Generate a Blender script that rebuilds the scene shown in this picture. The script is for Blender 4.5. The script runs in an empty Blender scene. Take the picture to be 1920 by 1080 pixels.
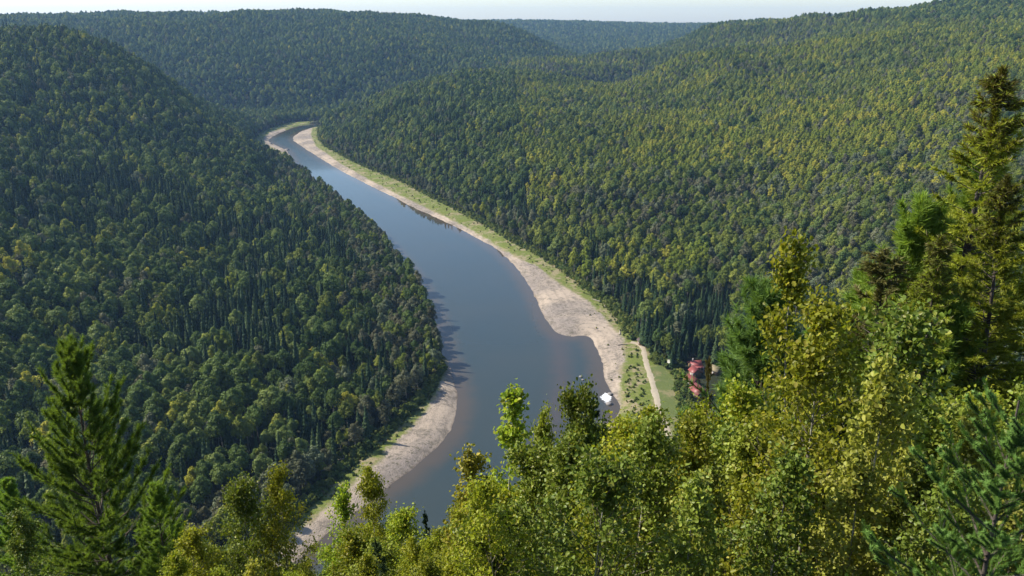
import bpy, math, random
import numpy as np
from mathutils import Vector, Matrix, Euler
R = math.radians
rng = np.random.default_rng(7)
random.seed(7)
SC = bpy.context.scene
COL = SC.collection

# ------------------------------------------------------------------ camera
CAMZ = 170.0
PITCH = R(18.45)
FPX = 28.0/36.0*1920
cam_d = bpy.data.cameras.new('camera'); cam = bpy.data.objects.new('camera', cam_d); COL.objects.link(cam)
cam_d.sensor_width = 36; cam_d.lens = 28; cam_d.clip_start = 0.1; cam_d.clip_end = 30000
cam.location = (0, 0, CAMZ); cam.rotation_euler = (R(90)-PITCH, 0, 0)
SC.camera = cam
# ------------------------------------------------------------------ sky and sun
SUN_EL, SUN_AZ = 42.0, -77.0      # azimuth from +Y (north), negative = to the left
w = bpy.data.worlds.new("World"); SC.world = w; w.use_nodes = True
nt = w.node_tree; bg = nt.nodes['Background']
sky = nt.nodes.new('ShaderNodeTexSky'); sky.sky_type = 'NISHITA'; sky.sun_disc = False
sky.sun_elevation = R(SUN_EL); sky.sun_rotation = R(SUN_AZ)
sky.air_density = 1.0; sky.dust_density = 0.6; sky.ozone_density = 1.5; sky.altitude = 200
nt.links.new(sky.outputs[0], bg.inputs[0]); bg.inputs[1].default_value = 0.12
sl = bpy.data.lights.new('sun', 'SUN'); so = bpy.data.objects.new('sun', sl); COL.objects.link(so)
sl.energy = 5.0; sl.angle = R(0.53); sl.color = (1.0, 0.92, 0.78)
sdir = Vector((math.sin(R(SUN_AZ))*math.cos(R(SUN_EL)), math.cos(R(SUN_AZ))*math.cos(R(SUN_EL)), math.sin(R(SUN_EL))))
so.rotation_euler = sdir.to_track_quat('Z', 'Y').to_euler(); so.location = (-300, 100, 500)
SC.view_settings.view_transform = 'Standard'; SC.view_settings.look = 'None'
SC.view_settings.exposure = 0.80; SC.view_settings.gamma = 1.0
SC.render.engine = 'CYCLES'
cy = SC.cycles
cy.max_bounces = 5; cy.diffuse_bounces = 2; cy.glossy_bounces = 2; cy.transmission_bounces = 3
cy.transparent_max_bounces = 4; cy.volume_bounces = 0; cy.caustics_reflective = False; cy.caustics_refractive = False
cy.sample_clamp_indirect = 4.0
cy.use_denoising = True

# ------------------------------------------------------------------ helpers: pixels of a 1920x1080 view <-> world
CP, SP = math.cos(PITCH), math.sin(PITCH)
def ray(px, py):
    u = (np.asarray(px, float)-960)/FPX; v = (540-np.asarray(py, float))/FPX
    return u, CP+v*SP, -SP+v*CP
def gpt(px, py, z=0.0):
    dx, dy, dz = ray(px, py); t = (z-CAMZ)/dz
    return dx*t, dy*t
def atY(px, py, Y):
    dx, dy, dz = ray(px, py); t = Y/dy
    return dx*t, Y, CAMZ+dz*t
def project(X, Y, Z):
    Z = Z-CAMZ; d = Y*CP - Z*SP; h = Y*SP + Z*CP
    return 960+FPX*X/d, 540-FPX*h/d, d
def vnoise(x, y, seed=0):
    xi = np.floor(x).astype(np.int64); yi = np.floor(y).astype(np.int64)
    xf = x-xi; yf = y-yi; xf = xf*xf*(3-2*xf); yf = yf*yf*(3-2*yf)
    def h(a, b):
        n = (a*374761393 + b*668265263 + seed*974634777) & 0x7fffffff
        n = ((n ^ (n >> 13))*1274126177) & 0x7fffffff
        n = (n ^ (n >> 16)) & 0xffff
        return n/65535.0
    return (h(xi, yi)*(1-xf)+h(xi+1, yi)*xf)*(1-yf)+(h(xi, yi+1)*(1-xf)+h(xi+1, yi+1)*xf)*yf
def fbm(x, y, seed=0, octs=4):
    s = 0; a = 1; t = 0
    for i in range(octs):
        s = s+a*(vnoise(x*2**i+17.3*i, y*2**i-9.1*i, seed+i)-0.5); t += a; a *= 0.5
    return s/t*2
def sstep(a, b, x):
    t = np.clip((x-a)/(b-a), 0, 1); return t*t*(3-2*t)
def seg_dist(P, L, closed=True):
    L = np.asarray(L, float); A = L if closed else L[:-1]; B = np.roll(L, -1, 0) if closed else L[1:]
    out = np.full(len(P), 1e9)
    for a, b in zip(A, B):
        ab = b-a; l2 = max(ab@ab, 1e-9)
        t = np.clip(((P-a)@ab)/l2, 0, 1)
        d = P-(a+t[:, None]*ab)
        out = np.minimum(out, np.einsum('ij,ij->i', d, d))
    return np.sqrt(out)
def inside(P, L):
    L = np.asarray(L, float); x, y = P[:, 0], P[:, 1]; r = np.zeros(len(P), bool); j = len(L)-1
    for i in range(len(L)):
        xi, yi = L[i]; xj, yj = L[j]
        if yi != yj:
            r ^= ((yi > y) != (yj > y)) & (x < (xj-xi)*(y-yi)/(yj-yi)+xi)
        j = i
    return r
def sdist(P, L):
    d = seg_dist(P, L); return np.where(inside(P, L), -d, d)
def smooth_line(L, n=2, closed=False):
    L = np.asarray(L, float)
    for _ in range(n):
        a = L if closed else L[:-1]; b = np.roll(L, -1, 0) if closed else L[1:]
        q = np.empty((2*len(a), 2)); q[0::2] = a*.75+b*.25; q[1::2] = a*.25+b*.75
        L = q if closed else np.vstack([L[:1], q, L[-1:]])
    return L
def G(pts): return np.array([gpt(x, y) for x, y in pts])

# ------------------------------------------------------------------ the valley floor, traced in metres on the water level
left_bank = [(585, 232.5), (560, 236), (533, 246), (512, 256), (503, 264), (514, 270), (530, 277), (542, 283), (548, 296), (556, 312), (590, 342),
             (642, 380), (698, 425), (742, 470), (782, 520), (812, 576), (828, 628), (836, 662), (845, 674), (857, 700), (862, 745), (859, 785),
             (840, 825), (800, 862), (760, 896), (720, 924), (690, 948), (640, 985), (600, 1022), (560, 1052), (500, 1100)]
left_bank = G(left_bank)
left_bank = np.vstack([[-1000, 1620], [-560, 1530], left_bank, [-110, 195], [-170, 178], [-300, 160], [-900, 130]])
left_bank[0] = (260, 1560); left_bank[1] = (-150, 1540)
right_bank = [(603, 237), (575, 242), (556, 250), (547, 258), (549, 265), (562, 274), (592, 293), (640, 323), (700, 353), (760, 383), (820, 411), (880, 440),
              (930, 468), (960, 496), (988, 535), (1009, 575), (1026, 615), (1040, 628), (1070, 634), (1100, 629), (1112, 650), (1126, 680), (1125, 710),
              (1136, 735), (1152, 752), (1158, 765), (1142, 790), (1139, 805), (1125, 850), (1080, 930), (980, 1010), (850, 1100)]
right_bank = G(right_bank)
right_bank = np.vstack([[300, 1480], [0, 1440], right_bank, [-90, 130], [-170, 112], [-300, 100], [-900, 80]])
RIVER = np.vstack([smooth_line(left_bank, 2), smooth_line(right_bank, 2)[::-1]])
# open ground (no trees): the bars with their grass, the track and the meadow
open_left = G([(842, 668), (830, 690), (800, 735), (768, 772), (738, 800), (705, 835), (668, 862), (640, 885), (600, 925), (560, 962), (520, 1000), (480, 1040), (440, 1085)])
OPEN_L = np.vstack([open_left, G([(520, 1110), (580, 1060), (640, 1010), (720, 950), (800, 890), (880, 810), (885, 740), (860, 680)])])
open_right = G([(600, 237), (601, 262), (612, 277), (650, 299), (700, 322), (760, 347), (830, 383), (900, 418), (960, 455), (1010, 481), (1060, 512), (1100, 545),
                (1150, 584), (1182, 628), (1200, 652), (1218, 668), (1232, 684), (1250, 702), (1264, 720), (1270, 742), (1276, 770), (1276, 800), (1262, 830)])
OPEN_R = np.vstack([open_right, G([(1200, 850), (1140, 850), (1105, 800), (1080, 700), (1060, 640), (1000, 600), (960, 520), (900, 470), (760, 395), (640, 335), (540, 275), (535, 250), (590, 236)])])
OPEN_F = G([(590, 229), (545, 232), (515, 241), (488, 253), (478, 266), (480, 280), (500, 294), (540, 306), (552, 285), (550, 270), (560, 240)])
# gravel (bare stones) polygons
GR_L = G([(838, 668), (836, 700), (822, 740), (800, 778), (762, 822), (735, 850), (715, 872), (690, 892), (650, 930), (610, 965), (565, 1000), (530, 1040), (500, 1100),
          (640, 1010), (720, 950), (800, 890), (880, 810), (885, 740), (860, 680)])
GR_R = G([(602, 233), (585, 243), (583, 256), (592, 277), (641, 311), (700, 344), (760, 374), (823, 404), (876, 430), (922, 457), (962, 482), (1008, 506), (1052, 540),
          (1100, 570), (1135, 605), (1168, 640), (1172, 672), (1165, 700), (1160, 728), (1166, 758), (1158, 790), (1130, 800), (1090, 760), (1080, 700), (1060, 650), (1000, 610), (960, 520), (900, 470), (760, 400), (640, 340), (540, 275), (535, 250), (590, 236)])
GR_F = G([(535, 242), (508, 250), (494, 262), (498, 274), (520, 284), (542, 292), (556, 292), (549, 270), (525, 262), (535, 248)])
ROAD = smooth_line(G([(1182, 649), (1196, 651), (1206, 660), (1208, 675), (1213, 695), (1220, 718), (1227, 742), (1232, 765), (1238, 788), (1246, 806), (1256, 830)]), 2)
MEADOW = G([(1216, 700), (1228, 695), (1240, 690), (1250, 706), (1262, 722), (1268, 760), (1272, 800), (1258, 830), (1240, 780), (1230, 745)])
LAWNL = G([(820, 690), (800, 735), (768, 776), (735, 806), (735, 830), (760, 815), (790, 780), (815, 740), (830, 700)])

# ------------------------------------------------------------------ terrain height: thin-plate surface through surveyed points
TR = 17.0     # height of the canopy above ground, for points read off the tree tops
ctl = []
def c(px, py, Y, tr=TR):
    x, y, z = atY(px, py, Y); ctl.append((x, y, z-tr))
def cw(x, y, z): ctl.append((x, y, z))
# left spur: crest line against the hill behind
for a in [(0, 62, 960), (60, 55, 985), (115, 52, 990), (160, 60, 985), (220, 92, 1000), (260, 112, 1020), (300, 142, 1030), (340, 172, 1040), (400, 217, 1050), (440, 242, 1060), (490, 272, 1075)]: c(*a)
for a in [(0, 150, 820), (0, 300, 590), (0, 450, 450), (0, 600, 362), (0, 760, 295), (120, 150, 850), (150, 300, 640), (150, 450, 490), (150, 650, 360), (150, 850, 285),
          (300, 240, 820), (300, 330, 660), (300, 500, 470), (300, 680, 362), (300, 850, 290), (430, 330, 750), (450, 450, 560), (450, 620, 410), (450, 800, 318), (450, 950, 262),
          (560, 380, 760), (600, 500, 560), (600, 650, 410), (600, 800, 322), (690, 520, 570), (700, 650, 420)]: c(*a)
for x, y, z in [(-1000, 900, 150), (-700, 500, 85), (-560, 330, 35), (-900, 500, 120), (-1000, 250, 60), (-760, 1250, 120), (-600, 1250, 75), (-420, 1250, 22), (-1100, 1300, 140)]: cw(x, y, z)
# hill beyond the bend
for a in [(0, 50, 1750), (120, 40, 1900), (250, 27, 2200), (330, 27, 2250), (400, 23, 2300), (520, 20, 2350), (640, 23, 2400), (760, 29, 2400), (850, 36, 2400), (915, 43, 2450),
          (985, 62, 2350), (1030, 88, 2250), (1070, 118, 2150), (300, 100, 1660), (400, 150, 1570), (500, 180, 1550), (500, 100, 1720), (640, 140, 1670), (640, 80, 1850), (800, 90, 1880), (900, 100, 1960),
          (760, 150, 1710), (600, 205, 1560), (500, 230, 1500)]: c(*a)
for x, y, z in [(-420, 1520, 8), (-700, 1700, 110)]: cw(x, y, z)
# farther ridge and valley between
for a in [(930, 43, 3900), (1000, 41, 4000), (1100, 43, 4000), (1200, 48, 4000), (1300, 46, 4200), (1400, 44, 4200), (1000, 70, 3300), (1080, 95, 2900), (1150, 90, 3000), (1250, 65, 3400), (1090, 127, 2500), (1150, 112, 2500)]: c(*a)
for a in [(0, 27, 4200), (60, 25, 4200), (130, 29, 4300), (0, 45, 3000)]: c(*a)
# right hillside
for a in [(603, 204, 1420), (640, 190, 1360), (700, 178, 1290), (750, 162, 1260), (800, 148, 1290), (860, 142, 1350), (950, 139, 1450), (1060, 130, 1560), (1130, 115, 1660), (1200, 100, 1780),
          (1260, 80, 1900), (1320, 58, 2000), (1370, 42, 2200), (1480, 38, 2100), (1560, 27, 1800), (1640, 14, 1650), (1750, 4, 1550), (1900, -2, 1450)]: c(*a)
for a in [(620, 255, 1260), (700, 270, 1020), (700, 220, 1090), (700, 195, 1150), (800, 165, 1150), (800, 200, 1010), (800, 220, 955), (800, 300, 865), (800, 345, 800), (900, 380, 712), (900, 300, 800), (900, 240, 880), (900, 200, 980), (900, 165, 1150),
          (1000, 170, 1150), (1000, 200, 965), (1000, 240, 850), (1000, 300, 740), (1000, 350, 680), (1000, 420, 620), (1100, 280, 760), (1100, 160, 1250),
          (1100, 450, 545), (1100, 350, 640), (1100, 200, 980), (1200, 150, 1350), (1200, 550, 458), (1200, 400, 590), (1200, 300, 720), (1300, 560, 440), (1300, 450, 530), (1300, 300, 700), (1300, 200, 930), (1300, 110, 1350),
          (1450, 500, 480), (1450, 350, 640), (1450, 200, 880), (1450, 90, 1350), (1600, 450, 480), (1600, 300, 650), (1600, 150, 930), (1600, 60, 1300), (1750, 400, 470), (1750, 200, 730), (1750, 80, 1050), (1900, 250, 600), (1900, 100, 860), (1900, 30, 1150)]: c(*a)
for x, y, z in [(330, 380, 25), (420, 330, 60), (250, 330, 12), (500, 250, 110), (700, 500, 140), (900, 800, 200), (1100, 1200, 205), (600, 1900, 160), (1200, 1900, 170), (1000, 1700, 175)]: cw(x, y, z)
# flat floor
for L_ in (smooth_line(left_bank, 1)[::3], smooth_line(right_bank, 1)[::3], open_left[::2], open_right[::2]):
    for p in L_:
        if p[1] < 1500: cw(p[0], p[1], 1.5)
for p in G([(1230, 700), (1260, 760), (1300, 700), (1310, 740), (1340, 700)]): cw(p[0], p[1], 3.0)
# our own slope
for X in (-330, -220, -120, -40, 0, 40, 110, 200, 330):
    for Y in (-120, -20, 0, 8, 25, 60, 110, 160):
        z = (168.3-0.86*Y) if Y > 0 else 168.3-0.02*Y
        z += max(0, X-60)*0.12*sstep(0, 60, Y)
        cw(X, Y, max(z, 4))
cw(150, 200, 10); cw(330, 220, 50); cw(-100, 178, 8)
for X, Y, z in [(-900, 0, 130), (900, 0, 170), (900, 300, 180), (-900, -600, 150), (900, -600, 165), (0, -600, 170)]: cw(X, Y, z)
for k in range(16):
    a = k/16*2*math.pi; cw(5200*math.sin(a), 5200*math.cos(a), 140)
for X, Y in [(-2500, 1500), (-2500, 3000), (2500, 1500), (2500, 3000), (-2000, 300), (2200, 300), (0, -2500), (-2500, -2000), (2500, -2000)]: cw(X, Y, 150)
ctl = np.array(ctl)
def tps_fit(P, z, lam):
    n = len(P); D = P[:, None]-P[None]; r2 = (D**2).sum(-1); K = 0.5*r2*np.log(r2+1e-12)
    K += np.eye(n)*lam; Q = np.c_[np.ones(n), P]
    A = np.zeros((n+3, n+3)); A[:n, :n] = K; A[:n, n:] = Q; A[n:, :n] = Q.T
    return np.linalg.solve(A, np.r_[z, 0, 0, 0])
SCL = 500.0
CW = tps_fit(ctl[:, :2]/SCL, ctl[:, 2], 2e-4)
def tps(X, Y):
    out = np.zeros(len(X)); P = ctl[:, :2]/SCL; n = len(P)
    for i in range(0, len(X), 20000):
        q = np.c_[X[i:i+20000], Y[i:i+20000]]/SCL
        r2 = (q**2).sum(1)[:, None]+(P**2).sum(1)[None]-2*q@P.T; r2 = np.maximum(r2, 0)
        out[i:i+20000] = (0.5*r2*np.log(r2+1e-12))@CW[:n]+CW[n]+q@CW[n+1:]
    return out
def near_ground(X, Y):      # the steep slope under the viewpoint
    return 168.3-0.86*np.maximum(Y, 0)-0.02*np.minimum(Y, 0)
def height(X, Y):
    X = np.asarray(X, float); Y = np.asarray(Y, float); P = np.c_[X, Y]
    z = tps(X, Y)
    rad = np.hypot(X, Y); k = sstep(4200, 5600, rad); z = z*(1-k)+k*(125+25*fbm(X/1800, Y/1800, 5, 3))
    hill = sstep(8, 60, z)
    n1 = fbm(X/260, Y/260, 11, 4); n2 = 1-np.abs(fbm(X/190+3, Y/340, 31, 3))*2
    near = sstep(60, 260, rad)
    z = z+near*hill*(n1*12+(n2-.4)*11)*sstep(0, 500, 2600-rad+500)
    kn = 1-sstep(30, 90, rad); z = z*(1-kn)+kn*near_ground(X, Y)
    m = (Y < 1700) & (Y > 60) & (np.abs(X) < 1000)
    dw = np.full(len(X), 500.0); do = np.full(len(X), 500.0)
    if m.any():
        dw[m] = sdist(P[m], RIVER)+1.5*fbm(X[m]/15, Y[m]/15, 91, 3)+.7*fbm(X[m]/6.5, Y[m]/6.5, 95, 2)
        do[m] = np.minimum(np.minimum(sdist(P[m], OPEN_L), sdist(P[m], OPEN_R)), sdist(P[m], OPEN_F))
    floor = 1.2+1.0*sstep(0, 25, dw)+1.0*vnoise(X/9, Y/9, 3)*0.5
    z = np.maximum(z, floor)
    f = np.maximum(1-sstep(4, 40, np.maximum(dw, 0)), 1-sstep(0, 18, np.maximum(do, 0)))
    z = z*(1-f)+np.minimum(z, floor+0.5)*f
    bank = sstep(-6, 9, dw); z = -1.6*(1-bank)+z*bank
    return z, dw, do

def axis(lo, hi, step, far, grow=1.12):
    a = list(np.arange(lo, hi+.1, step)); s = step
    while a[-1] < far: s *= grow; a.append(a[-1]+s)
    s = step; b = []
    v = lo
    while v > -far: s *= grow; v -= s; b.append(v)
    return np.array(b[::-1]+a)
def build_grid(ax, ay):
    nx, ny = len(ax), len(ay); X, Y = np.meshgrid(ax, ay); X = X.ravel(); Y = Y.ravel()
    i = np.arange((nx-1)*(ny-1)); r = i//(nx-1); q = i % (nx-1); a = r*nx+q
    return X, Y, np.c_[a, a+1, a+nx+1, a+nx]

# ------------------------------------------------------------------ mesh and material helpers
def mesh_obj(name, parts, mats=(), smooth=False, link=True, parent=None):
    """parts: list of (verts (n,3), faces (m,k), material index); one mesh object"""
    V = []; LI = []; LS = []; MI = []; off = 0; lo = 0
    for v, f, mi in parts:
        if len(f) == 0: continue
        V.append(v); f = np.asarray(f, np.int64)
        LI.append((f+off).ravel()); k = f.shape[1]; LS.append(lo+np.arange(len(f))*k); MI.append(np.full(len(f), mi)); off += len(v); lo += f.size
    V = np.concatenate(V); LI = np.concatenate(LI); LS = np.concatenate(LS); MI = np.concatenate(MI)
    me = bpy.data.meshes.new(name)
    me.vertices.add(len(V)); me.vertices.foreach_set('co', V.astype(np.float32).ravel())
    me.loops.add(len(LI)); me.loops.foreach_set('vertex_index', LI.astype(np.int32))
    me.polygons.add(len(LS)); me.polygons.foreach_set('loop_start', LS.astype(np.int32))
    me.polygons.foreach_set('material_index', MI.astype(np.int32))
    if smooth: me.polygons.foreach_set('use_smooth', np.ones(len(LS), bool))
    for m in mats: me.materials.append(m)
    me.update(calc_edges=True)
    o = bpy.data.objects.new(name, me)
    if link: COL.objects.link(o)
    if parent: o.parent = parent
    return o
def tag(o, label=None, cat=None, group=None, kind=None):
    if label: o['label'] = label
    if cat: o['category'] = cat
    if group: o['group'] = group
    if kind: o['kind'] = kind
    return o
def new_mat(name):
    m = bpy.data.materials.new(name); m.use_nodes = True; n = m.node_tree.nodes; n.clear()
    return m, n, m.node_tree.links
def N(n, typ, **kw):
    x = n.new(typ)
    for k, v in kw.items(): setattr(x, k, v)
    return x
def mixc(n, l, a, b, f, mode='MIX'):
    x = n.new('ShaderNodeMix'); x.data_type = 'RGBA'; x.blend_type = mode
    for s, v in ((0, f), (6, a), (7, b)):
        if isinstance(v, (int, float)): x.inputs[s].default_value = v
        elif isinstance(v, tuple): x.inputs[s].default_value = (*v, 1)
        else: l.new(v, x.inputs[s])
    return x.outputs[2]
def mth(n, l, op, a, b=0.0, c_=None):
    x = n.new('ShaderNodeMath'); x.operation = op
    for s, v in ((0, a), (1, b), (2, c_)):
        if v is None: continue
        if isinstance(v, (int, float)): x.inputs[s].default_value = v
        else: l.new(v, x.inputs[s])
    return x.outputs[0]
def noise(n, l, vec, scale, detail=3, rough=.55):
    x = n.new('ShaderNodeTexNoise'); x.inputs['Scale'].default_value = scale; x.inputs['Detail'].default_value = detail; x.inputs['Roughness'].default_value = rough
    l.new(vec, x.inputs['Vector']); return x.outputs['Fac']
def ramp(n, l, fac, stops):
    x = n.new('ShaderNodeMapRange'); x.clamp = True; x.interpolation_type = 'SMOOTHSTEP'
    x.inputs[1].default_value = stops[0]; x.inputs[2].default_value = stops[1]
    l.new(fac, x.inputs[0]); return x.outputs[0]
def attr(n, name):
    x = n.new('ShaderNodeAttribute'); x.attribute_name = name; return x.outputs['Fac']

# ground ------------------------------------------------------------------
def ground_material():
    m, n, l = new_mat('valley_ground'); out = N(n, 'ShaderNodeOutputMaterial'); b = N(n, 'ShaderNodeBsdfPrincipled'); l.new(b.outputs[0], out.inputs[0])
    geo = N(n, 'ShaderNodeNewGeometry'); P = geo.outputs['Position']
    n10 = noise(n, l, P, .08, 5, .65); n3 = noise(n, l, P, .35, 5, .7); n1 = noise(n, l, P, 1.6, 4, .7); n50 = noise(n, l, P, .018, 4)
    jit = mth(n, l, 'ADD', mth(n, l, 'MULTIPLY', mth(n, l, 'SUBTRACT', n10, .5), 9.0), mth(n, l, 'MULTIPLY', mth(n, l, 'SUBTRACT', n3, .5), 7.0))
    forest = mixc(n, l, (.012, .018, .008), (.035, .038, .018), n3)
    grass = mixc(n, l, (.080, .110, .022), (.170, .195, .040), n3)
    grass = mixc(n, l, grass, (.26, .215, .13), ramp(n, l, mth(n, l, 'ADD', mth(n, l, 'MULTIPLY', n10, .6), mth(n, l, 'MULTIPLY', n3, .4)), (.48, .60)))
    grass = mixc(n, l, grass, (.035, .055, .015), ramp(n, l, n1, (.56, .75)))
    pale = mixc(n, l, (.30, .245, .19), (.47, .385, .305), noise(n, l, P, .5, 6, .8))
    grey = mixc(n, l, (.20, .17, .15), (.32, .27, .235), n1)
    gravel = mixc(n, l, pale, grey, ramp(n, l, n50, (.42, .62)))
    gravel = mixc(n, l, gravel, (.13, .112, .092), mth(n, l, 'MULTIPLY', ramp(n, l, noise(n, l, P, .16, 6, .78), (.50, .62)), .65))
    gravel = mixc(n, l, gravel, (.16, .135, .10), ramp(n, l, mth(n, l, 'ADD', mth(n, l, 'MULTIPLY', n3, .7), mth(n, l, 'MULTIPLY', n10, .4)), (.60, .78)))
    gravel = mixc(n, l, gravel, (.10, .092, .06), mth(n, l, 'MULTIPLY', mth(n, l, 'MULTIPLY', ramp(n, l, noise(n, l, P, .55, 5, .8), (.50, .60)), ramp(n, l, n50, (.40, .55))), .8))
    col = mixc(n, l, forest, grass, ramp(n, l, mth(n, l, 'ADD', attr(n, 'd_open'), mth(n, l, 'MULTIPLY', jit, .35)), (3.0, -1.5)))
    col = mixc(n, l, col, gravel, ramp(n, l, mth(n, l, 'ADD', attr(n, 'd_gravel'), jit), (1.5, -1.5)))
    mead = mixc(n, l, (.075, .105, .028), (.13, .15, .05), n3); mead = mixc(n, l, mead, (.19, .17, .085), ramp(n, l, n10, (.5, .65)))
    col = mixc(n, l, col, mead, ramp(n, l, mth(n, l, 'ADD', attr(n, 'd_meadow'), mth(n, l, 'MULTIPLY', jit, .3)), (1.0, -1.0)))
    band = ramp(n, l, mth(n, l, 'SINE', mth(n, l, 'ADD', mth(n, l, 'MULTIPLY', attr(n, 'd_water'), 1.15), mth(n, l, 'MULTIPLY', n10, 7.0))), (.35, .95))
    gm = ramp(n, l, mth(n, l, 'ADD', attr(n, 'd_gravel'), jit), (1.5, -1.5))
    col = mixc(n, l, col, (.15, .128, .105), mth(n, l, 'MULTIPLY', mth(n, l, 'MULTIPLY', band, gm), mth(n, l, 'MULTIPLY', n3, .5)))
    # wet stones at the water's edge
    wet = ramp(n, l, mth(n, l, 'ADD', attr(n, 'd_water'), mth(n, l, 'MULTIPLY', jit, .15)), (2.5, .2))
    col = mixc(n, l, col, (.12, .085, .06), mth(n, l, 'MULTIPLY', wet, .75))
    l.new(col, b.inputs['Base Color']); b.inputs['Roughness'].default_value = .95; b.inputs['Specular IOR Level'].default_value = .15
    bp = N(n, 'ShaderNodeBump'); bp.inputs['Strength'].default_value = .8; bp.inputs['Distance'].default_value = .6; l.new(n1, bp.inputs['Height']); l.new(bp.outputs[0], b.inputs['Normal'])
    return m
ax = axis(-640, 620, 3.0, 9000); ay = axis(150, 1560, 3.0, 9000)
ay = np.unique(np.r_[ay[ay < -20], np.arange(-18, 150, 2.0), ay[ay >= 150]])
GX, GY, GF = build_grid(ax, ay)
GZ, DW, DO = height(GX, GY)
PG = np.c_[GX, GY]
mv = (GY < 1700) & (GY > 60) & (np.abs(GX) < 1000)
def fld(*polys):
    d = np.full(len(GX), 500.0)
    d[mv] = np.min([sdist(PG[mv], p) for p in polys], 0); return d
DG = fld(GR_L, GR_R, GR_F); DM = fld(MEADOW, LAWNL)
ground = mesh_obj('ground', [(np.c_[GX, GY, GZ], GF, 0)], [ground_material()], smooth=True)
tag(ground, 'valley floor, gravel bars and wooded hillsides', None, None, 'structure')
for nm, arr in (('d_water', DW), ('d_open', DO), ('d_gravel', DG), ('d_meadow', DM)):
    a = ground.data.attributes.new(nm, 'FLOAT', 'POINT'); a.data.foreach_set('value', arr.astype(np.float32))
# fast height lookup on the grid
GZ2 = GZ.reshape(len(ay), len(ax)); DW2 = DW.reshape(GZ2.shape); DO2 = DO.reshape(GZ2.shape)
def look(A, X, Y):
    X = np.asarray(X, float); Y = np.asarray(Y, float)
    i = np.clip(np.searchsorted(ax, X)-1, 0, len(ax)-2); j = np.clip(np.searchsorted(ay, Y)-1, 0, len(ay)-2)
    u = (X-ax[i])/(ax[i+1]-ax[i]); v = (Y-ay[j])/(ay[j+1]-ay[j])
    return (A[j, i]*(1-u)+A[j, i+1]*u)*(1-v)+(A[j+1, i]*(1-u)+A[j+1, i+1]*u)*v
# river -------------------------------------------------------------------
def water_material():
    m, n, l = new_mat('river_water'); out = N(n, 'ShaderNodeOutputMaterial'); b = N(n, 'ShaderNodeBsdfPrincipled'); l.new(b.outputs[0], out.inputs[0])
    P = N(n, 'ShaderNodeNewGeometry').outputs['Position']
    n40 = noise(n, l, P, .02, 3); n8 = noise(n, l, P, .12, 4, .6)
    jit = mth(n, l, 'MULTIPLY', mth(n, l, 'SUBTRACT', n8, .5), 8.0)
    deep = mixc(n, l, (.026, .042, .046), (.040, .048, .044), n40)
    sh = ramp(n, l, mth(n, l, 'ADD', attr(n, 'd_water'), jit), (-11.0, -.5))
    col = mixc(n, l, deep, (.080, .058, .040), mth(n, l, 'MULTIPLY', sh, .7))
    shoal = ramp(n, l, mth(n, l, 'ADD', attr(n, 'd_shoal'), jit), (7.0, -5.0))
    col = mixc(n, l, col, (.068, .052, .046), mth(n, l, 'MULTIPLY', shoal, .7))
    foam = ramp(n, l, mth(n, l, 'ADD', attr(n, 'd_foam'), mth(n, l, 'MULTIPLY', mth(n, l, 'SUBTRACT', noise(n, l, P, 1.1, 4, .7), .5), 5.0)), (.6, -.6))
    col = mixc(n, l, col, (.8, .82, .84), foam)
    l.new(col, b.inputs['Base Color']); b.inputs['IOR'].default_value = 1.33; b.inputs['Specular IOR Level'].default_value = .5
    rip = mth(n, l, 'ADD', ramp(n, l, attr(n, 'd_rapid'), (140., -10.)), mth(n, l, 'MULTIPLY', ramp(n, l, noise(n, l, P, .013, 4, .65), (.52, .68)), .16))
    l.new(mth(n, l, 'ADD', mth(n, l, 'MULTIPLY', rip, .22), mth(n, l, 'ADD', mth(n, l, 'MULTIPLY', foam, .6), .015)), b.inputs['Roughness'])
    bp = N(n, 'ShaderNodeBump'); bp.inputs['Distance'].default_value = .04
    l.new(mth(n, l, 'ADD', mth(n, l, 'MULTIPLY', rip, .7), .055), bp.inputs['Strength'])
    l.new(noise(n, l, P, .9, 3, .6), bp.inputs['Height']); l.new(bp.outputs[0], b.inputs['Normal'])
    return m
wx = np.arange(-900, 420, 5.0); wy = np.arange(70, 1640, 5.0)
WX, WY, WF = build_grid(wx, wy); WP = np.c_[WX, WY]
WD = sdist(WP, RIVER); keep = (WD[WF] < 14).all(1)
SHOAL = G([(1036, 630), (1050, 628), (1062, 650), (1064, 720), (1050, 800), (1000, 860), (990, 850), (1030, 780), (1042, 700)])
FOAM = G([(1126, 741), (1136, 736), (1146, 741), (1148, 748), (1140, 754), (1137, 760), (1130, 752)])
river = mesh_obj('river', [(np.c_[WX, WY, np.zeros(len(WX))], WF[keep], 0)], [water_material()], smooth=True)
tag(river, 'calm river winding through the valley', None, None, 'structure')
RAP = G([(520, 262), (540, 275), (560, 290), (580, 300)])
for nm, arr in (('d_water', WD), ('d_shoal', sdist(WP, SHOAL)), ('d_foam', sdist(WP, FOAM)), ('d_rapid', seg_dist(WP, RAP, False))):
    a = river.data.attributes.new(nm, 'FLOAT', 'POINT'); a.data.foreach_set('value', arr.astype(np.float32))
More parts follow.
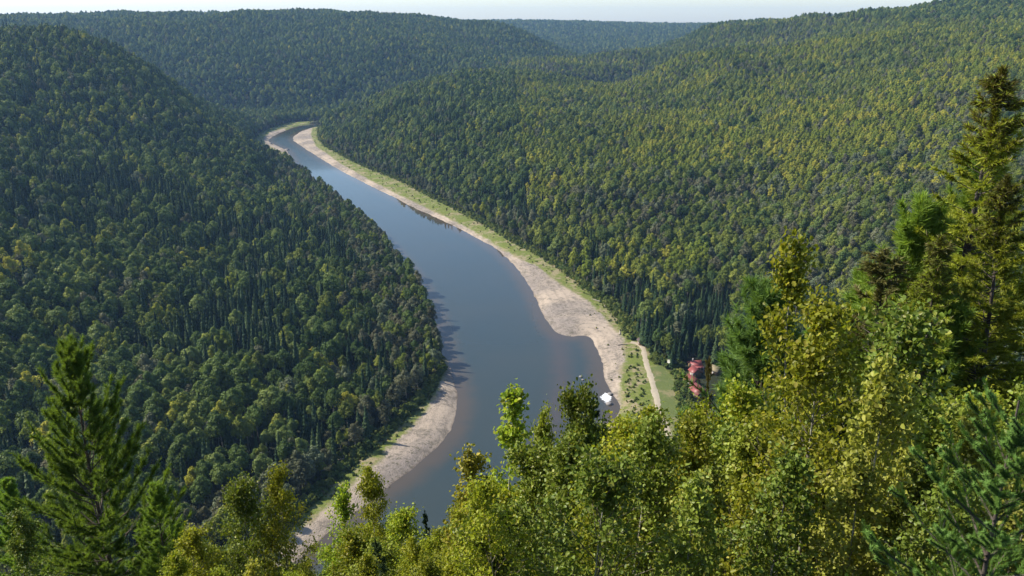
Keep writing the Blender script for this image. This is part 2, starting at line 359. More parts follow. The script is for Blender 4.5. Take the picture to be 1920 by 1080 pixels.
# dirt track --------------------------------------------------------------
def earth_material():
    m, n, l = new_mat('dirt_track'); out = N(n, 'ShaderNodeOutputMaterial'); b = N(n, 'ShaderNodeBsdfPrincipled'); l.new(b.outputs[0], out.inputs[0])
    P = N(n, 'ShaderNodeNewGeometry').outputs['Position']
    col = mixc(n, l, (.22, .185, .13), (.42, .36, .27), noise(n, l, P, .6, 5, .7)); l.new(col, b.inputs['Base Color']); b.inputs['Roughness'].default_value = .95
    return m
def ribbon(L, w0, z0):
    L = np.asarray(L); T = np.gradient(L, axis=0); T /= np.linalg.norm(T, axis=1)[:, None]; Nn = np.c_[-T[:, 1], T[:, 0]]
    k = 5; V = []
    for i in range(k):
        s = (i/(k-1)-.5)*w0*(1+.25*(vnoise(L[:, 0]/6, L[:, 1]/6, 9+(i > 2))-.5)); q = L+Nn*(s[:, None]); V.append(np.c_[q, look(GZ2, q[:, 0], q[:, 1])+z0-((.05+.35*vnoise(L[:, 0]/2.2, L[:, 1]/2.2, 20+i)) if i in (0, k-1) else 0)])
    V = np.stack(V, 1).reshape(-1, 3); n_ = len(L)
    F = np.array([(r*k+j, r*k+j+1, (r+1)*k+j+1, (r+1)*k+j) for r in range(n_-1) for j in range(k-1)])
    return V, F
def resample(L, step):
    L = np.asarray(L); s = np.r_[0, np.cumsum(np.linalg.norm(np.diff(L, axis=0), axis=1))]; t = np.arange(0, s[-1], step)
    return np.c_[np.interp(t, s, L[:, 0]), np.interp(t, s, L[:, 1])]
V_, F_ = ribbon(resample(ROAD, 1.5), 3.6, .12)
road = mesh_obj('dirt_road', [(V_, F_, 0)], [earth_material()], smooth=True)
tag(road, 'pale dirt track beside the meadow', None, None, 'structure')

# ================================================================== plants: shape builders
def unit(v): return v/np.maximum(np.linalg.norm(v, axis=-1, keepdims=True), 1e-9)
def tube(path, rad, sides=6):
    path = np.asarray(path, float); rad = np.broadcast_to(np.asarray(rad, float), (len(path),)); T = unit(np.gradient(path, axis=0))
    ref = np.array([1., 0, 0]) if abs(T[0][0]) < .8 else np.array([0., 1, 0])
    A = unit(np.cross(T, ref)); B = np.cross(T, A); th = np.arange(sides)/sides*2*math.pi
    V = path[:, None]+rad[:, None, None]*(np.cos(th)[None, :, None]*A[:, None]+np.sin(th)[None, :, None]*B[:, None])
    V = V.reshape(-1, 3); F = []
    for r in range(len(path)-1):
        for s in range(sides):
            t = (s+1) % sides; F.append((r*sides+s, r*sides+t, (r+1)*sides+t, (r+1)*sides+s))
    return V, np.array(F)
def tubes(paths, rads, sides=3):
    """many short branches at once: paths (n,k,3), rads (n,k)"""
    paths = np.asarray(paths); n, k, _ = paths.shape
    T = unit(np.gradient(paths, axis=1)); ref = np.where(np.abs(T[..., 2:3]) < .9, np.array([0, 0, 1.]), np.array([1., 0, 0]))
    A = unit(np.cross(T, ref)); B = np.cross(T, A); th = np.arange(sides)/sides*2*math.pi
    V = paths[:, :, None]+rads[..., None, None]*(np.cos(th)[:, None]*A[:, :, None]+np.sin(th)[:, None]*B[:, :, None])
    i = np.arange(n)[:, None, None]*k*sides; r = np.arange(k-1)[None, :, None]*sides; s = np.arange(sides)[None, None]; t = (s+1) % sides
    F = np.stack([i+r+s, i+r+t, i+r+sides+t, i+r+sides+s], -1).reshape(-1, 4)
    return V.reshape(-1, 3), F
def leaves(P, Aax, Nn, size, fold=.18, wide=.42):
    """ovate folded leaves: centre, long axis, normal, length"""
    n = len(P); Aax = unit(Aax); B = unit(np.cross(Nn, Aax)); Nn = np.cross(Aax, B); size = np.broadcast_to(size, (n,))[:, None]
    tpl = [(-.5, 0, 0), (-.22, wide, fold), (.22, wide*.8, fold*.8), (.58, 0, -.05), (.22, -wide*.8, fold*.8), (-.22, -wide, fold)]
    V = np.stack([P+size*(a*Aax+b*B+c_*Nn) for a, b, c_ in tpl], 1).reshape(-1, 3)
    i = np.arange(n)[:, None]*6
    return V, np.concatenate([i+[0, 1, 2, 3], i+[3, 4, 5, 0]], 0)
def cards(P, Aax, Nn, la, lb):
    n = len(P); Aax = unit(Aax); B = unit(np.cross(Nn, Aax)); la = np.broadcast_to(la, (n,))[:, None]; lb = np.broadcast_to(lb, (n,))[:, None]
    V = np.stack([P-la*Aax, P+lb*B, P+la*Aax, P-lb*B], 1).reshape(-1, 3)
    return V, np.arange(n)[:, None]*4+[0, 1, 2, 3]
def blades(P, D, side, L, W):
    """thin needles: triangle from base P along D"""
    n = len(P); L = np.broadcast_to(L, (n,))[:, None]; W = np.broadcast_to(W, (n,))[:, None]
    V = np.stack([P-side*W, P+side*W, P+D*L], 1).reshape(-1, 3)
    return V, np.arange(n)[:, None]*3+[0, 1, 2]
def rdir(n, r): return unit(r.normal(size=(n, 3)))

# ================================================================== plants: materials
def foliage(name, cols, trans=.25, loc_scale=.012, isl=.0, rough=.55, vr=.75):
    m, n, l = new_mat(name); out = N(n, 'ShaderNodeOutputMaterial'); b = N(n, 'ShaderNodeBsdfPrincipled')
    oi = N(n, 'ShaderNodeObjectInfo'); gi = N(n, 'ShaderNodeNewGeometry')
    nz = noise(n, l, oi.outputs['Location'], loc_scale, 3, .6)
    c1 = mixc(n, l, cols[0], cols[1], ramp(n, l, nz, (.36, .62)))
    c2 = mixc(n, l, c1, cols[2], ramp(n, l, oi.outputs['Random'], (.55, 1.0)))
    hs = N(n, 'ShaderNodeHueSaturation'); l.new(c2, hs.inputs['Color'])
    l.new(mth(n, l, 'ADD', mth(n, l, 'MULTIPLY', oi.outputs['Random'], vr), 1.0-.5*vr), hs.inputs['Value'])
    col = hs.outputs[0]
    if isl > 0:
        ri = gi.outputs['Random Per Island']
        col = mixc(n, l, col, cols[3], mth(n, l, 'MULTIPLY', ramp(n, l, ri, (.72, 1.0)), isl))
        h2 = N(n, 'ShaderNodeHueSaturation'); l.new(col, h2.inputs['Color'])
        l.new(mth(n, l, 'ADD', mth(n, l, 'MULTIPLY', mth(n, l, 'FRACT', mth(n, l, 'MULTIPLY', ri, 7.3)), .6), .7), h2.inputs['Value']); col = h2.outputs[0]
    l.new(col, b.inputs['Base Color']); b.inputs['Roughness'].default_value = rough; b.inputs['Specular IOR Level'].default_value = .08 if isl == 0 else .25
    if trans > 0:
        t = N(n, 'ShaderNodeBsdfTranslucent'); mx = N(n, 'ShaderNodeMixShader'); mx.inputs[0].default_value = trans
        tc = mixc(n, l, col, (1.0, 1.0, .45), .9, 'MULTIPLY'); l.new(tc, t.inputs[0]); l.new(b.outputs[0], mx.inputs[1]); l.new(t.outputs[0], mx.inputs[2]); l.new(mx.outputs[0], out.inputs[0])
    else: l.new(b.outputs[0], out.inputs[0])
    return m
def bark(name, a, b_, sc=8.):
    m, n, l = new_mat(name); out = N(n, 'ShaderNodeOutputMaterial'); b = N(n, 'ShaderNodeBsdfPrincipled'); l.new(b.outputs[0], out.inputs[0])
    tc = N(n, 'ShaderNodeTexCoord'); l.new(mixc(n, l, a, b_, ramp(n, l, noise(n, l, tc.outputs['Object'], sc, 4, .7), (.42, .6))), b.inputs['Base Color']); b.inputs['Roughness'].default_value = .9
    return m
M_spruce = foliage('spruce_needles', [(.022, .050, .022), (.040, .072, .028), (.060, .090, .034)], .15)
M_green = foliage('broadleaf_green', [(.070, .118, .030), (.11, .160, .038), (.16, .20, .055)], .28, vr=.5)
M_olive = foliage('broadleaf_olive', [(.125, .165, .030), (.175, .205, .036), (.22, .245, .046)], .28, vr=.5)
M_yellow = foliage('broadleaf_turning', [(.19, .245, .032), (.25, .28, .038), (.32, .30, .042)], .3, .03, vr=.5)
M_dull = foliage('broadleaf_dull', [(.13, .145, .080), (.155, .15, .085), (.11, .135, .075)], .2, .02)
M_darkbark = bark('dark_bark', (.05, .035, .028), (.09, .075, .06), 3.)
M_palebark = bark('pale_bark', (.30, .28, .24), (.16, .14, .12), 5.)
M_redbark = bark('red_brown_bark', (.14, .07, .04), (.09, .06, .045), 6.)
M_rust = foliage('dead_needles', [(.11, .05, .035), (.12, .055, .04), (.10, .05, .035)], .1)

# ================================================================== mid-distance trees (real size, one mesh each)
def spruce_mesh(seed, H=15., Rb=1.7, mat=None, link=False, name='spruce_tree', dens=1.0):
    r = np.random.default_rng(seed); P = []; lean = r.normal(0, .012, 2)
    n = int(430*dens); t = r.random(n)**.85; z = H*(.10+.88*t)
    rad = Rb*(1-t)**.75*(.75+.35*np.sin(z*4.2+seed))*r.uniform(.75, 1.12, n)+.10
    th = r.random(n)*2*math.pi; d = np.c_[np.cos(th), np.sin(th), np.zeros(n)]
    drop = -.35-.25*r.random(n)
    base = np.c_[lean[0]*z, lean[1]*z, z]
    tip = base+d*rad[:, None]; tip[:, 2] += drop*rad*.9
    mid = base+d*rad[:, None]*.55; mid[:, 2] += drop*rad*.25
    side = np.c_[-np.sin(th), np.cos(th), np.zeros(n)]*(rad*.30+.10)[:, None]
    V = np.stack([base, mid-side, tip, mid+side], 1).reshape(-1, 3); F = np.arange(n)[:, None]*4+[0, 1, 2, 3]
    # hanging sprays that close the crown
    k = n; q = r.random(k)**.7; zz = H*(.12+.80*q); rr = Rb*(1-q)**.75*r.uniform(.35, .95, k); tt = r.random(k)*2*math.pi
    Pc = np.c_[rr*np.cos(tt)+lean[0]*zz, rr*np.sin(tt)+lean[1]*zz, zz-rr*.35]; o = np.c_[np.cos(tt), np.sin(tt), .5*np.ones(k)]
    V2, F2 = cards(Pc, np.c_[np.cos(tt)*.5, np.sin(tt)*.5, -np.ones(k)], unit(o+r.normal(0, .35, (k, 3))), r.uniform(.3, .6, k), r.uniform(.16, .32, k))
    TV, TF = tube([(0, 0, -1), (0, 0, H*.5), (lean[0]*H, lean[1]*H, H)], [.17, .10, .02], 5)
    return mesh_obj(name, [(V, F, 0), (V2, F2, 0), (TV, TF, 1)], [mat or M_spruce, M_darkbark], link=link)
def broad_mesh(seed, H=13., mat=None, link=False, name='broadleaf_tree', low=.28, W=2.1, ncl=18, per=95):
    r = np.random.default_rng(seed); parts = []; Ps = []; Ns = []
    top = np.array([r.normal(0, .4), r.normal(0, .4), H]); br = []
    for i in range(ncl):
        t = low+(.95-low)*((i+.5)/ncl); prof = math.sin(min(1., (t-low)/(1-low)*1.15+.12)*math.pi)**.6
        a = i*2.4+r.normal(0, .5); rr = W*prof*r.uniform(.35, .75) if i < ncl-1 else .1
        c0 = np.array([top[0]*t+rr*math.cos(a), top[1]*t+rr*math.sin(a), H*t]); s = W*r.uniform(.28, .60)*(.6+.5*prof)
        u = rdir(per, r); u[:, 2] = np.where(u[:, 2] < -.3, -u[:, 2]*.8, u[:, 2]); rad = r.uniform(.72, 1.05, per)[:, None]
        Ps.append(c0+u*rad*s*np.array([1, 1, 1.0])); Ns.append(unit(u+r.normal(0, .38, (per, 3))))
        if i % 2 == 0: br.append([np.array([top[0]*(t-.16), top[1]*(t-.16), H*(t-.16)]), (np.array([top[0]*t, top[1]*t, H*(t-.06)])+c0)/2, c0])
    P = np.concatenate(Ps); Nn = np.concatenate(Ns); ax_ = rdir(len(P), r)
    V, F = cards(P, np.cross(Nn, ax_), Nn, r.uniform(.17, .33, len(P)), r.uniform(.14, .27, len(P)))
    TV, TF = tube([(0, 0, -1), (top[0]*.4, top[1]*.4, H*.45), (top[0]*.95, top[1]*.95, H*.93)], [.15, .10, .03], 5)
    BV, BF = tubes(np.array(br), np.tile([.06, .04, .015], (len(br), 1)))
    return mesh_obj(name, [(V, F, 0), (TV, TF, 1), (BV, BF, 1)], [mat or M_green, M_palebark], link=link)
SPR = [spruce_mesh(100+i, H=[12.5, 14, 11.5, 14.5, 13, 10][i], Rb=[1.45, 1.6, 1.35, 1.5, 1.8, 1.5][i]) for i in range(6)]
GRN = [broad_mesh(200+i, H=[11, 10.2, 12, 9.8, 11.5, 10.5][i], W=[2.9, 3.2, 2.8, 3.1, 2.5, 3.4][i], low=[.50, .45, .54, .42, .48, .46][i]) for i in range(6)]
YEL = [broad_mesh(300+i, H=[11, 12, 10][i], mat=M_yellow, W=[2.4, 2.7, 3.0][i], low=.42) for i in range(3)]
DUL = [broad_mesh(400+i, H=[10.5, 11.5, 9.5][i], mat=M_dull, W=[2.7, 2.9, 3.2][i], low=.4) for i in range(3)]
for o_ in GRN[3:]: o_.data.materials[0] = M_olive
BRD = GRN+YEL+DUL     # variant index: 0-5 green, 6-8 turning, 9-11 dull

# ================================================================== where the forest stands
FGX = np.array([-200, 0, 240, 300, 350, 400, 450, 520, 560, 600, 640, 690, 730, 780, 840, 880, 930, 980, 1040, 1080, 1180, 1230, 1260, 1300, 1350, 1390, 1450, 1540, 1600, 1680, 1760, 1850, 1920, 2200])
FGY = np.array([1400, 1400, 1200, 1030, 985, 1000, 915, 900, 1000, 1010, 930, 885, 980, 1005, 900, 850, 850, 830, 780, 755, 760, 800, 800, 765, 720, 650, 620, 600, 600, 570, 520, 440, 400, 350])
def fgline(px): return np.interp(px, FGX, FGY)
def ring(y0, y1, sp, seed):
    r = np.random.default_rng(seed); X, Y = np.meshgrid(np.arange(-y1*.86-120, y1*.86+120, sp), np.arange(y0*.55-60, y1, sp*.95)); X = X.ravel()+r.uniform(-.48, .48, X.size)*sp; Y = Y.ravel()+r.uniform(-.48, .48, Y.size)*sp
    d = np.hypot(X, Y); k = (d >= y0) & (d < y1) & (np.abs(X) < Y*.80+60) & (Y > 30)
    return X[k], Y[k]
XS = []; YS = []; SS = []
for y0, y1, sp, sc in ((40, 560, 5.2, 1.42), (560, 900, 4.9, 1.36), (900, 1600, 4.7, 1.28), (1600, 2700, 6.6, 1.45), (2700, 4700, 10.5, 1.9)):
    x, y = ring(y0, y1, sp, int(y0)); XS.append(x); YS.append(y); SS.append(np.full(len(x), sc))
X = np.concatenate(XS); Y = np.concatenate(YS); S = np.concatenate(SS)
Z = look(GZ2, X, Y); dw = look(DW2, X, Y); do = look(DO2, X, Y)
k = (dw > 5) & (do > 1.5+2.5*fbm(X/25, Y/25, 77, 2)) & ~((dw < 16) & (Y < 205) & (X < 200))
VIL = np.array(gpt(1302, 705, 3.0)); k &= np.hypot((X-VIL[0]), (Y-VIL[1])*.55) > 9
X, Y, Z, S, dw, do = [a[k] for a in (X, Y, Z, S, dw, do)]
S = S*rng.uniform(.60, 1.25, len(X))*(1+.14*fbm(X/70, Y/70, 41, 3))
# viewshed: drop what lies deep behind a ridge
az = np.arctan2(X, Y); el = np.arctan2(Z+14*S-CAMZ, np.hypot(X, Y)); dist = np.hypot(X, Y)
nb = 900; bi = np.clip(((az+1.0)/2.0*nb).astype(int), 0, nb-1); order = np.argsort(dist); rb = (dist/25).astype(int)
H2 = np.full((nb, 200), -2.0); el0 = np.arctan2(Z-CAMZ, dist); np.maximum.at(H2, (bi, np.minimum(rb, 199)), el0)
H2 = np.maximum.accumulate(H2, 1); prev = H2[bi, np.maximum(np.minimum(rb, 199)-1, 0)]
k = el > prev-.02
# nothing on our own slope may stand above the thicket in front
px, py, pd = project(X, Y, Z+15*S); bx_, by_, _ = project(X, Y, Z)
fl = fgline(px); hid = (by_ > fl+15) & (px > 700)
cut = ((by_ > fl+15) & (py < fl+12) & (px > 700) & (px < 1380)) | ((Y < 205) & (px <= 700) & (py < np.where(px < 300, 1075, 1005)))
hw = 2.6*S/pd*FPX
for (a0, b0, a1, b1) in ((1284, 668, 1328, 748), (1284, 668, 1326, 714), (1290, 690, 1326, 732), (1204, 658, 1246, 810), (1222, 712, 1256, 800), (1170, 655, 1212, 780), (1333, 682, 1348, 696)):
    cut |= (px+hw > a0) & (px-hw < a1) & (py < b1) & (by_ > b1-6) & (X > 20) & (Y < 480)
k &= ~cut
X, Y, Z, S, dw, do, px, py, pd, bx_, by_ = [a[k] for a in (X, Y, Z, S, dw, do, px, py, pd, bx_, by_)]
hid = hid[k]; n = len(X)
right = (X > 15+(Y-600)*-.02) & (py > 20) & ((px > 600)) & (Y < 2000) & (X > np.interp(Y, [200, 500, 700, 1000, 1400], [60, 30, -30, -120, -260]))
left = ~right & (Y < 1150) & (Y > 215)
S = np.where(right & (Y > 420), S*.86, S); S = np.where(left & (dw < 60), S*.78, S)
u = rng.random(n); nz = fbm(X/80, Y/80, 51, 3); nz2 = fbm(X/85, Y/85, 61, 4)
pspr = np.where(left, .42+.9*nz, np.where(right, .03+.28*nz-.1*(py < 330), .10+.35*nz))
edge = right & (do < 38) & (Y < 760); pspr = np.where(edge, .38+.4*nz, pspr)
pspr = np.where(right & (px > 1150) & (py > 500) & (Y < 520), .85, pspr)
pspr = np.where(left & (dw < 40) & (Y > 380), .08, pspr)
pspr = np.where(left & (py < 300), .34+.5*nz, pspr)
is_s = u < pspr
def blob(cx, cy, sx, sy): return np.exp(-((px-cx)/sx)**2-((py-cy)/sy)**2)
ypat = blob(1450, 205, 170, 40)+blob(1700, 220, 160, 55)+blob(1330, 230, 120, 30)*.7+blob(1330, 400, 170, 75)*.7+blob(1120, 330, 90, 50)*.5+blob(1180, 420, 100, 60)*.4+blob(1600, 300, 160, 50)*.5+blob(1000, 180, 260, 40)*.25+blob(1400, 480, 120, 60)*.5
py_ = np.where(right, np.clip(ypat*1.1+2.0*nz2-.08, .01, .92), np.where(left, np.clip(.05+.22*nz2, .01, .3), .06))
py_ = np.where(left, np.maximum(py_, blob(90, 200, 130, 70)*.30+blob(210, 190, 60, 50)*.3+blob(110, 70, 90, 25)*.5), py_)
pdl = np.where(left & (dw < 45), .62, np.where(right, .10+.7*np.clip(nz, 0, 1), .10))
pdl = np.where(right & (px > 1450) & (py > 280), .38, pdl)
v = rng.random(n); vi = np.where(right, 3, 0)+rng.integers(0, 3, n); sw_ = rng.random(n) < np.where(right, .25, .18); vi = np.where(sw_, (vi+3) % 6, vi); vi = np.where(is_s, rng.integers(0, 6, n), vi)
vi = np.where(~is_s & (v < py_), 6+rng.integers(0, 3, n), vi); vi = np.where(~is_s & (v >= py_) & (v < py_+pdl), 9+rng.integers(0, 3, n), vi)
S = np.where(edge, S*1.18, S); S = np.where((left) & ~is_s & (dw > 45), S*1.05, S)
S = np.where(is_s & (right | (Y > 1200)), S*.84, S); rot = rng.random(n)*2*math.pi
# the largest three hundred of each kind become trees of their own, the rest is the mass
Ht = np.where(is_s, 13, 12)*S; p0x, p0y, _ = project(X, Y, Z); app = np.abs(p0y-project(X, Y, Z+Ht)[1])
ok = (px > 5) & (px < 1915) & (py > 0) & (py < 1060) & ~hid & ~((px < 270) & (py > 700)) & (Y > 205) & (py < fgline(px)-25) & ~((px > 1500) & (py > 420))
own = np.zeros(n, bool)
for flag in (is_s, ~is_s):
    c_ = np.where(ok & flag)[0]; c_ = c_[np.argsort(-app[c_])][:296]; own[c_] = True
ONES = 'zero one two three four five six seven eight nine ten eleven twelve thirteen fourteen fifteen sixteen seventeen eighteen nineteen'.split()
TENS = 'x x twenty thirty forty fifty sixty seventy eighty ninety'.split()
def word(n_):
    n_ = int(round(min(max(n_, 0), 99))); return ONES[n_] if n_ < 20 else TENS[n_//10]+('-'+ONES[n_ % 10] if n_ % 10 else '')
def where_(a, b): return f'tip {word(a/19.2)} percent across, {word(b/10.8)} percent down'
co = np.where(own & is_s)[0]; rusty = co[np.argmin((px[co]-577)**2+(py[co]-645)**2)]
def rust_tree():
    return spruce_mesh(777, H=13., Rb=1.4, mat=M_rust)
def mid_label(i, sp):
    if i == rusty: return 'dead rust-red spruce among dark green ones low on the left hillside'
    kind = 'dark spruce' if sp else ('yellowing tree' if 6 <= vi[i] < 9 else 'brownish leafy tree' if vi[i] >= 9 else 'round green tree')
    kind = ('tall ' if S[i] > 1.75 else 'short ' if S[i] < 1.35 else '')+kind
    zone = 'by the right bank' if right[i] else 'on the left bank' if dw[i] < 45 else 'on the left hillside'
    return f'{kind} {zone}, {where_(px[i], tpy[i])}'
tpy = p0y-app
for i in np.where(own)[0]:
    sp = bool(is_s[i]); src = SPR[vi[i] % 6] if sp else BRD[vi[i]]
    o = src.copy(); o.name = 'spruce_tree' if sp else 'broadleaf_tree'; COL.objects.link(o)
    if i == rusty: o.data = rust_tree().data
    o.location = (X[i], Y[i], Z[i]); o.rotation_euler = (0, 0, rot[i]); s_ = S[i]; o.scale = (s_*(.9+.25*vnoise(X[i:i+1], Y[i:i+1])[0]), s_, s_)
    tag(o, mid_label(i, sp), 'tree', 'spruces of the valley forest' if sp else 'broadleaf trees of the valley forest')
def scatter(name, protos, X, Y, Z, S, rot, vi, label):
    me = bpy.data.meshes.new(name); me.vertices.add(len(X)); me.vertices.foreach_set('co', np.c_[X, Y, Z].astype(np.float32).ravel())
    a = me.attributes.new('rz', 'FLOAT', 'POINT'); a.data.foreach_set('value', rot.astype(np.float32))
    a = me.attributes.new('sc', 'FLOAT_VECTOR', 'POINT'); a.data.foreach_set('vector', np.c_[S*rng.uniform(.85, 1.15, len(S)), S*rng.uniform(.85, 1.15, len(S)), S].astype(np.float32).ravel())
    a = me.attributes.new('vi', 'INT', 'POINT'); a.data.foreach_set('value', vi.astype(np.int32))
    o = bpy.data.objects.new(name, me); COL.objects.link(o)
    pc = bpy.data.collections.new(name+'_kinds')
    for j, p in enumerate(protos):
        q = p.copy(); q.name = f'{chr(97+j)}_{name}'; pc.objects.link(q)
    g = bpy.data.node_groups.new(name, 'GeometryNodeTree'); g.interface.new_socket('Geometry', in_out='INPUT', socket_type='NodeSocketGeometry'); g.interface.new_socket('Geometry', in_out='OUTPUT', socket_type='NodeSocketGeometry')
    gi = g.nodes.new('NodeGroupInput'); go = g.nodes.new('NodeGroupOutput'); ip = g.nodes.new('GeometryNodeInstanceOnPoints'); ci = g.nodes.new('GeometryNodeCollectionInfo')
    ci.inputs[0].default_value = pc; ci.inputs[1].default_value = True; ci.inputs[2].default_value = True; ip.inputs['Pick Instance'].default_value = True
    def na(nm, t):
        x = g.nodes.new('GeometryNodeInputNamedAttribute'); x.data_type = t; x.inputs[0].default_value = nm; return x.outputs[0]
    cx = g.nodes.new('ShaderNodeCombineXYZ'); g.links.new(na('rz', 'FLOAT'), cx.inputs[2])
    g.links.new(gi.outputs[0], ip.inputs['Points']); g.links.new(ci.outputs[0], ip.inputs['Instance']); g.links.new(na('vi', 'INT'), ip.inputs['Instance Index'])
    g.links.new(cx.outputs[0], ip.inputs['Rotation']); g.links.new(na('sc', 'FLOAT_VECTOR'), ip.inputs['Scale']); g.links.new(ip.outputs[0], go.inputs[0])
    md = o.modifiers.new('scatter', 'NODES'); md.node_group = g
    tag(o, label, None, None, 'stuff'); return o
m_ = is_s & ~own; scatter('spruce_forest', SPR, X[m_], Y[m_], Z[m_], S[m_], rot[m_], vi[m_] % 6, 'dark spruces massed over the hillsides behind the nearer ones')
m_ = ~is_s & ~own; scatter('broadleaf_forest', BRD, X[m_], Y[m_], Z[m_], S[m_], rot[m_], vi[m_], 'green and yellowing broadleaf trees massed over the hillsides')
print('forest', n, 'own', own.sum())

# low shrubs on the bars and at the forest edge
r = np.random.default_rng(88)
def bush_mesh(seed, mat):
    return broad_mesh(seed, H=2.0, W=1.1, low=.15, ncl=7, per=50, mat=mat, name='shrub')
M_shrub = foliage('shrub_leaves', [(.10, .145, .030), (.14, .175, .036), (.19, .20, .05)], .3, .05)
BSH = [bush_mesh(500+i, [M_shrub, M_shrub, M_shrub, M_green][i]) for i in range(4)]
bx = []; 
for poly, cnt in ((OPEN_L, 2200), (OPEN_R, 14000), (OPEN_F, 500)):
    lo, hi = poly.min(0), poly.max(0); q = r.uniform(lo, hi, (cnt*5, 2)); q = q[inside(q, poly)][:cnt*2]; bx.append(q)
bx = np.concatenate(bx); gl = np.min([sdist(bx, p) for p in (GR_L, GR_R, GR_F)], 0); ml = np.minimum(sdist(bx, MEADOW), seg_dist(bx, ROAD, False)-2.5)
r2_ = np.random.default_rng(99); q = []
for L_ in (open_right, open_left):
    rs_ = resample(L_, .35); q.append(np.repeat(rs_, 2, 0)+r2_.normal(0, 1, (2*len(rs_), 2))*[4.0, 3.2]+[0, 1.5])
q = np.concatenate(q); nex = len(bx); bx = np.r_[bx, q]; gl = np.r_[gl, np.full(len(q), 5.)]; ml = np.r_[ml, np.minimum(sdist(q, MEADOW), seg_dist(q, ROAD, False)-2.5)]
kw_ = (look(DW2, bx[:, 0], bx[:, 1]) > 4)&~((np.arange(len(bx)) >= nex) & (bx[:, 0] < np.interp(bx[:, 1], [200, 500, 700], [-5, 10, -40])) & (r.random(len(bx)) < .7)); bx = bx[kw_]; gl = gl[kw_]; ml = ml[kw_]
e_ = -look(DO2, bx[:, 0], bx[:, 1]); bpx, bpy_, _ = project(bx[:, 0], bx[:, 1], 2.)
pr = np.where(gl < 1, np.where((bpx > 1095) & (bpy_ > 575) & (gl > -14), .05, 0), np.where(e_ < 5, .75, .10))
pr = np.where((bpx > 1165) & (bpx < 1225) & (bpy_ > 655) & (gl > 2), .8, pr); pr = np.where(ml < .5, 0, pr)
kk = r.random(len(bx)) < pr; ss = r.uniform(.35, 1.0, len(bx))*np.where(e_ < 3, 1.6, .7); bx = bx[kk]; ss = ss[kk]
scatter('riverside_shrubs', BSH, bx[:, 0], bx[:, 1], look(GZ2, bx[:, 0], bx[:, 1])-.1, ss, r.random(len(bx))*6.3, r.integers(0, 4, len(bx)), 'low green shrubs scattered over the grassy banks')

# ================================================================== foreground plants
M_leafA = foliage('aspen_leaves', [(.26, .31, .026), (.32, .34, .030), (.20, .28, .03), (.50, .42, .07)], .5, .15, isl=.6, rough=.45)
M_leafB = foliage('poplar_leaves', [(.14, .20, .030), (.18, .23, .032), (.22, .25, .034), (.34, .31, .06)], .38, .15, isl=.5, rough=.42)
M_leafC = foliage('aspen_leaves_turning', [(.34, .34, .045), (.40, .36, .05), (.30, .34, .045), (.55, .46, .12)], .42, .15, isl=.5, rough=.5)
M_leafP = foliage('aspen_leaves_pale', [(.27, .30, .045), (.31, .32, .05), (.24, .28, .04), (.48, .44, .12)], .42, .15, isl=.45, rough=.5)
M_pine = foliage('pine_needles', [(.19, .29, .045), (.21, .31, .050), (.17, .27, .045), (.27, .33, .05)], .45, .1, isl=.35)
M_bluepine = foliage('blue_green_needles', [(.21, .36, .085), (.23, .38, .09), (.20, .34, .085), (.27, .40, .09)], .45, .1, isl=.3)
M_larch = foliage('golden_needles', [(.25, .29, .026), (.27, .30, .028), (.22, .27, .03), (.34, .31, .035)], .42, .1, isl=.5)
M_brownnd = foliage('browning_needles', [(.095, .095, .026), (.105, .095, .025), (.09, .09, .025), (.15, .09, .03)], .25, .1, isl=.5)
M_yspruce = foliage('young_spruce_needles', [(.14, .26, .05), (.16, .28, .055), (.14, .25, .05), (.20, .30, .06)], .35, .1, isl=.3)
M_twig = bark('twig_bark', (.17, .15, .12), (.10, .08, .06), 9.)
M_whitebark = bark('aspen_bark', (.34, .33, .27), (.18, .17, .13), 6.)

def branch_set(r, H, n, z0, z1, Lf, up, droop=0.0, k=5, wob=.04, spiral=2.4):
    """n limbs: returns paths (n,k,3), parameter t of each limb"""
    t = np.sort(r.random(n)); z = H*(z0+(z1-z0)*t); th = np.arange(n)*spiral+r.normal(0, .5, n); L = Lf(t)*r.uniform(.7, 1.15, n)
    d = np.c_[np.cos(th), np.sin(th)]; s = np.linspace(0, 1, k)[None]; ang = up(t)[:, None]
    rr = L[:, None]*s*np.cos(ang); zz = z[:, None]+L[:, None]*(s*np.sin(ang)-droop*s*s)
    P = np.stack([rr*d[:, :1], rr*d[:, 1:], zz], -1); P += r.normal(0, 1, P.shape)*(wob*L[:, None]*s)[..., None]
    return P, t, L
def along(paths, idx, s):
    k = paths.shape[1]; f = np.clip(s*(k-1), 0, k-1.001); i = f.astype(int); w_ = (f-i)[:, None]
    a = paths[idx, i]; b = paths[idx, i+1]; return a*(1-w_)+b*w_, unit(b-a)
def finish(name, trunk, crown, mats_t, mats_c, at=None):
    """an Empty at the foot of the tree that carries trunk and crown"""
    e = bpy.data.objects.new(name, None); t = mesh_obj('trunk', trunk, mats_t, smooth=True, link=False); c_ = mesh_obj('crown', crown, mats_c, link=False)
    return (name, t.data, c_.data)
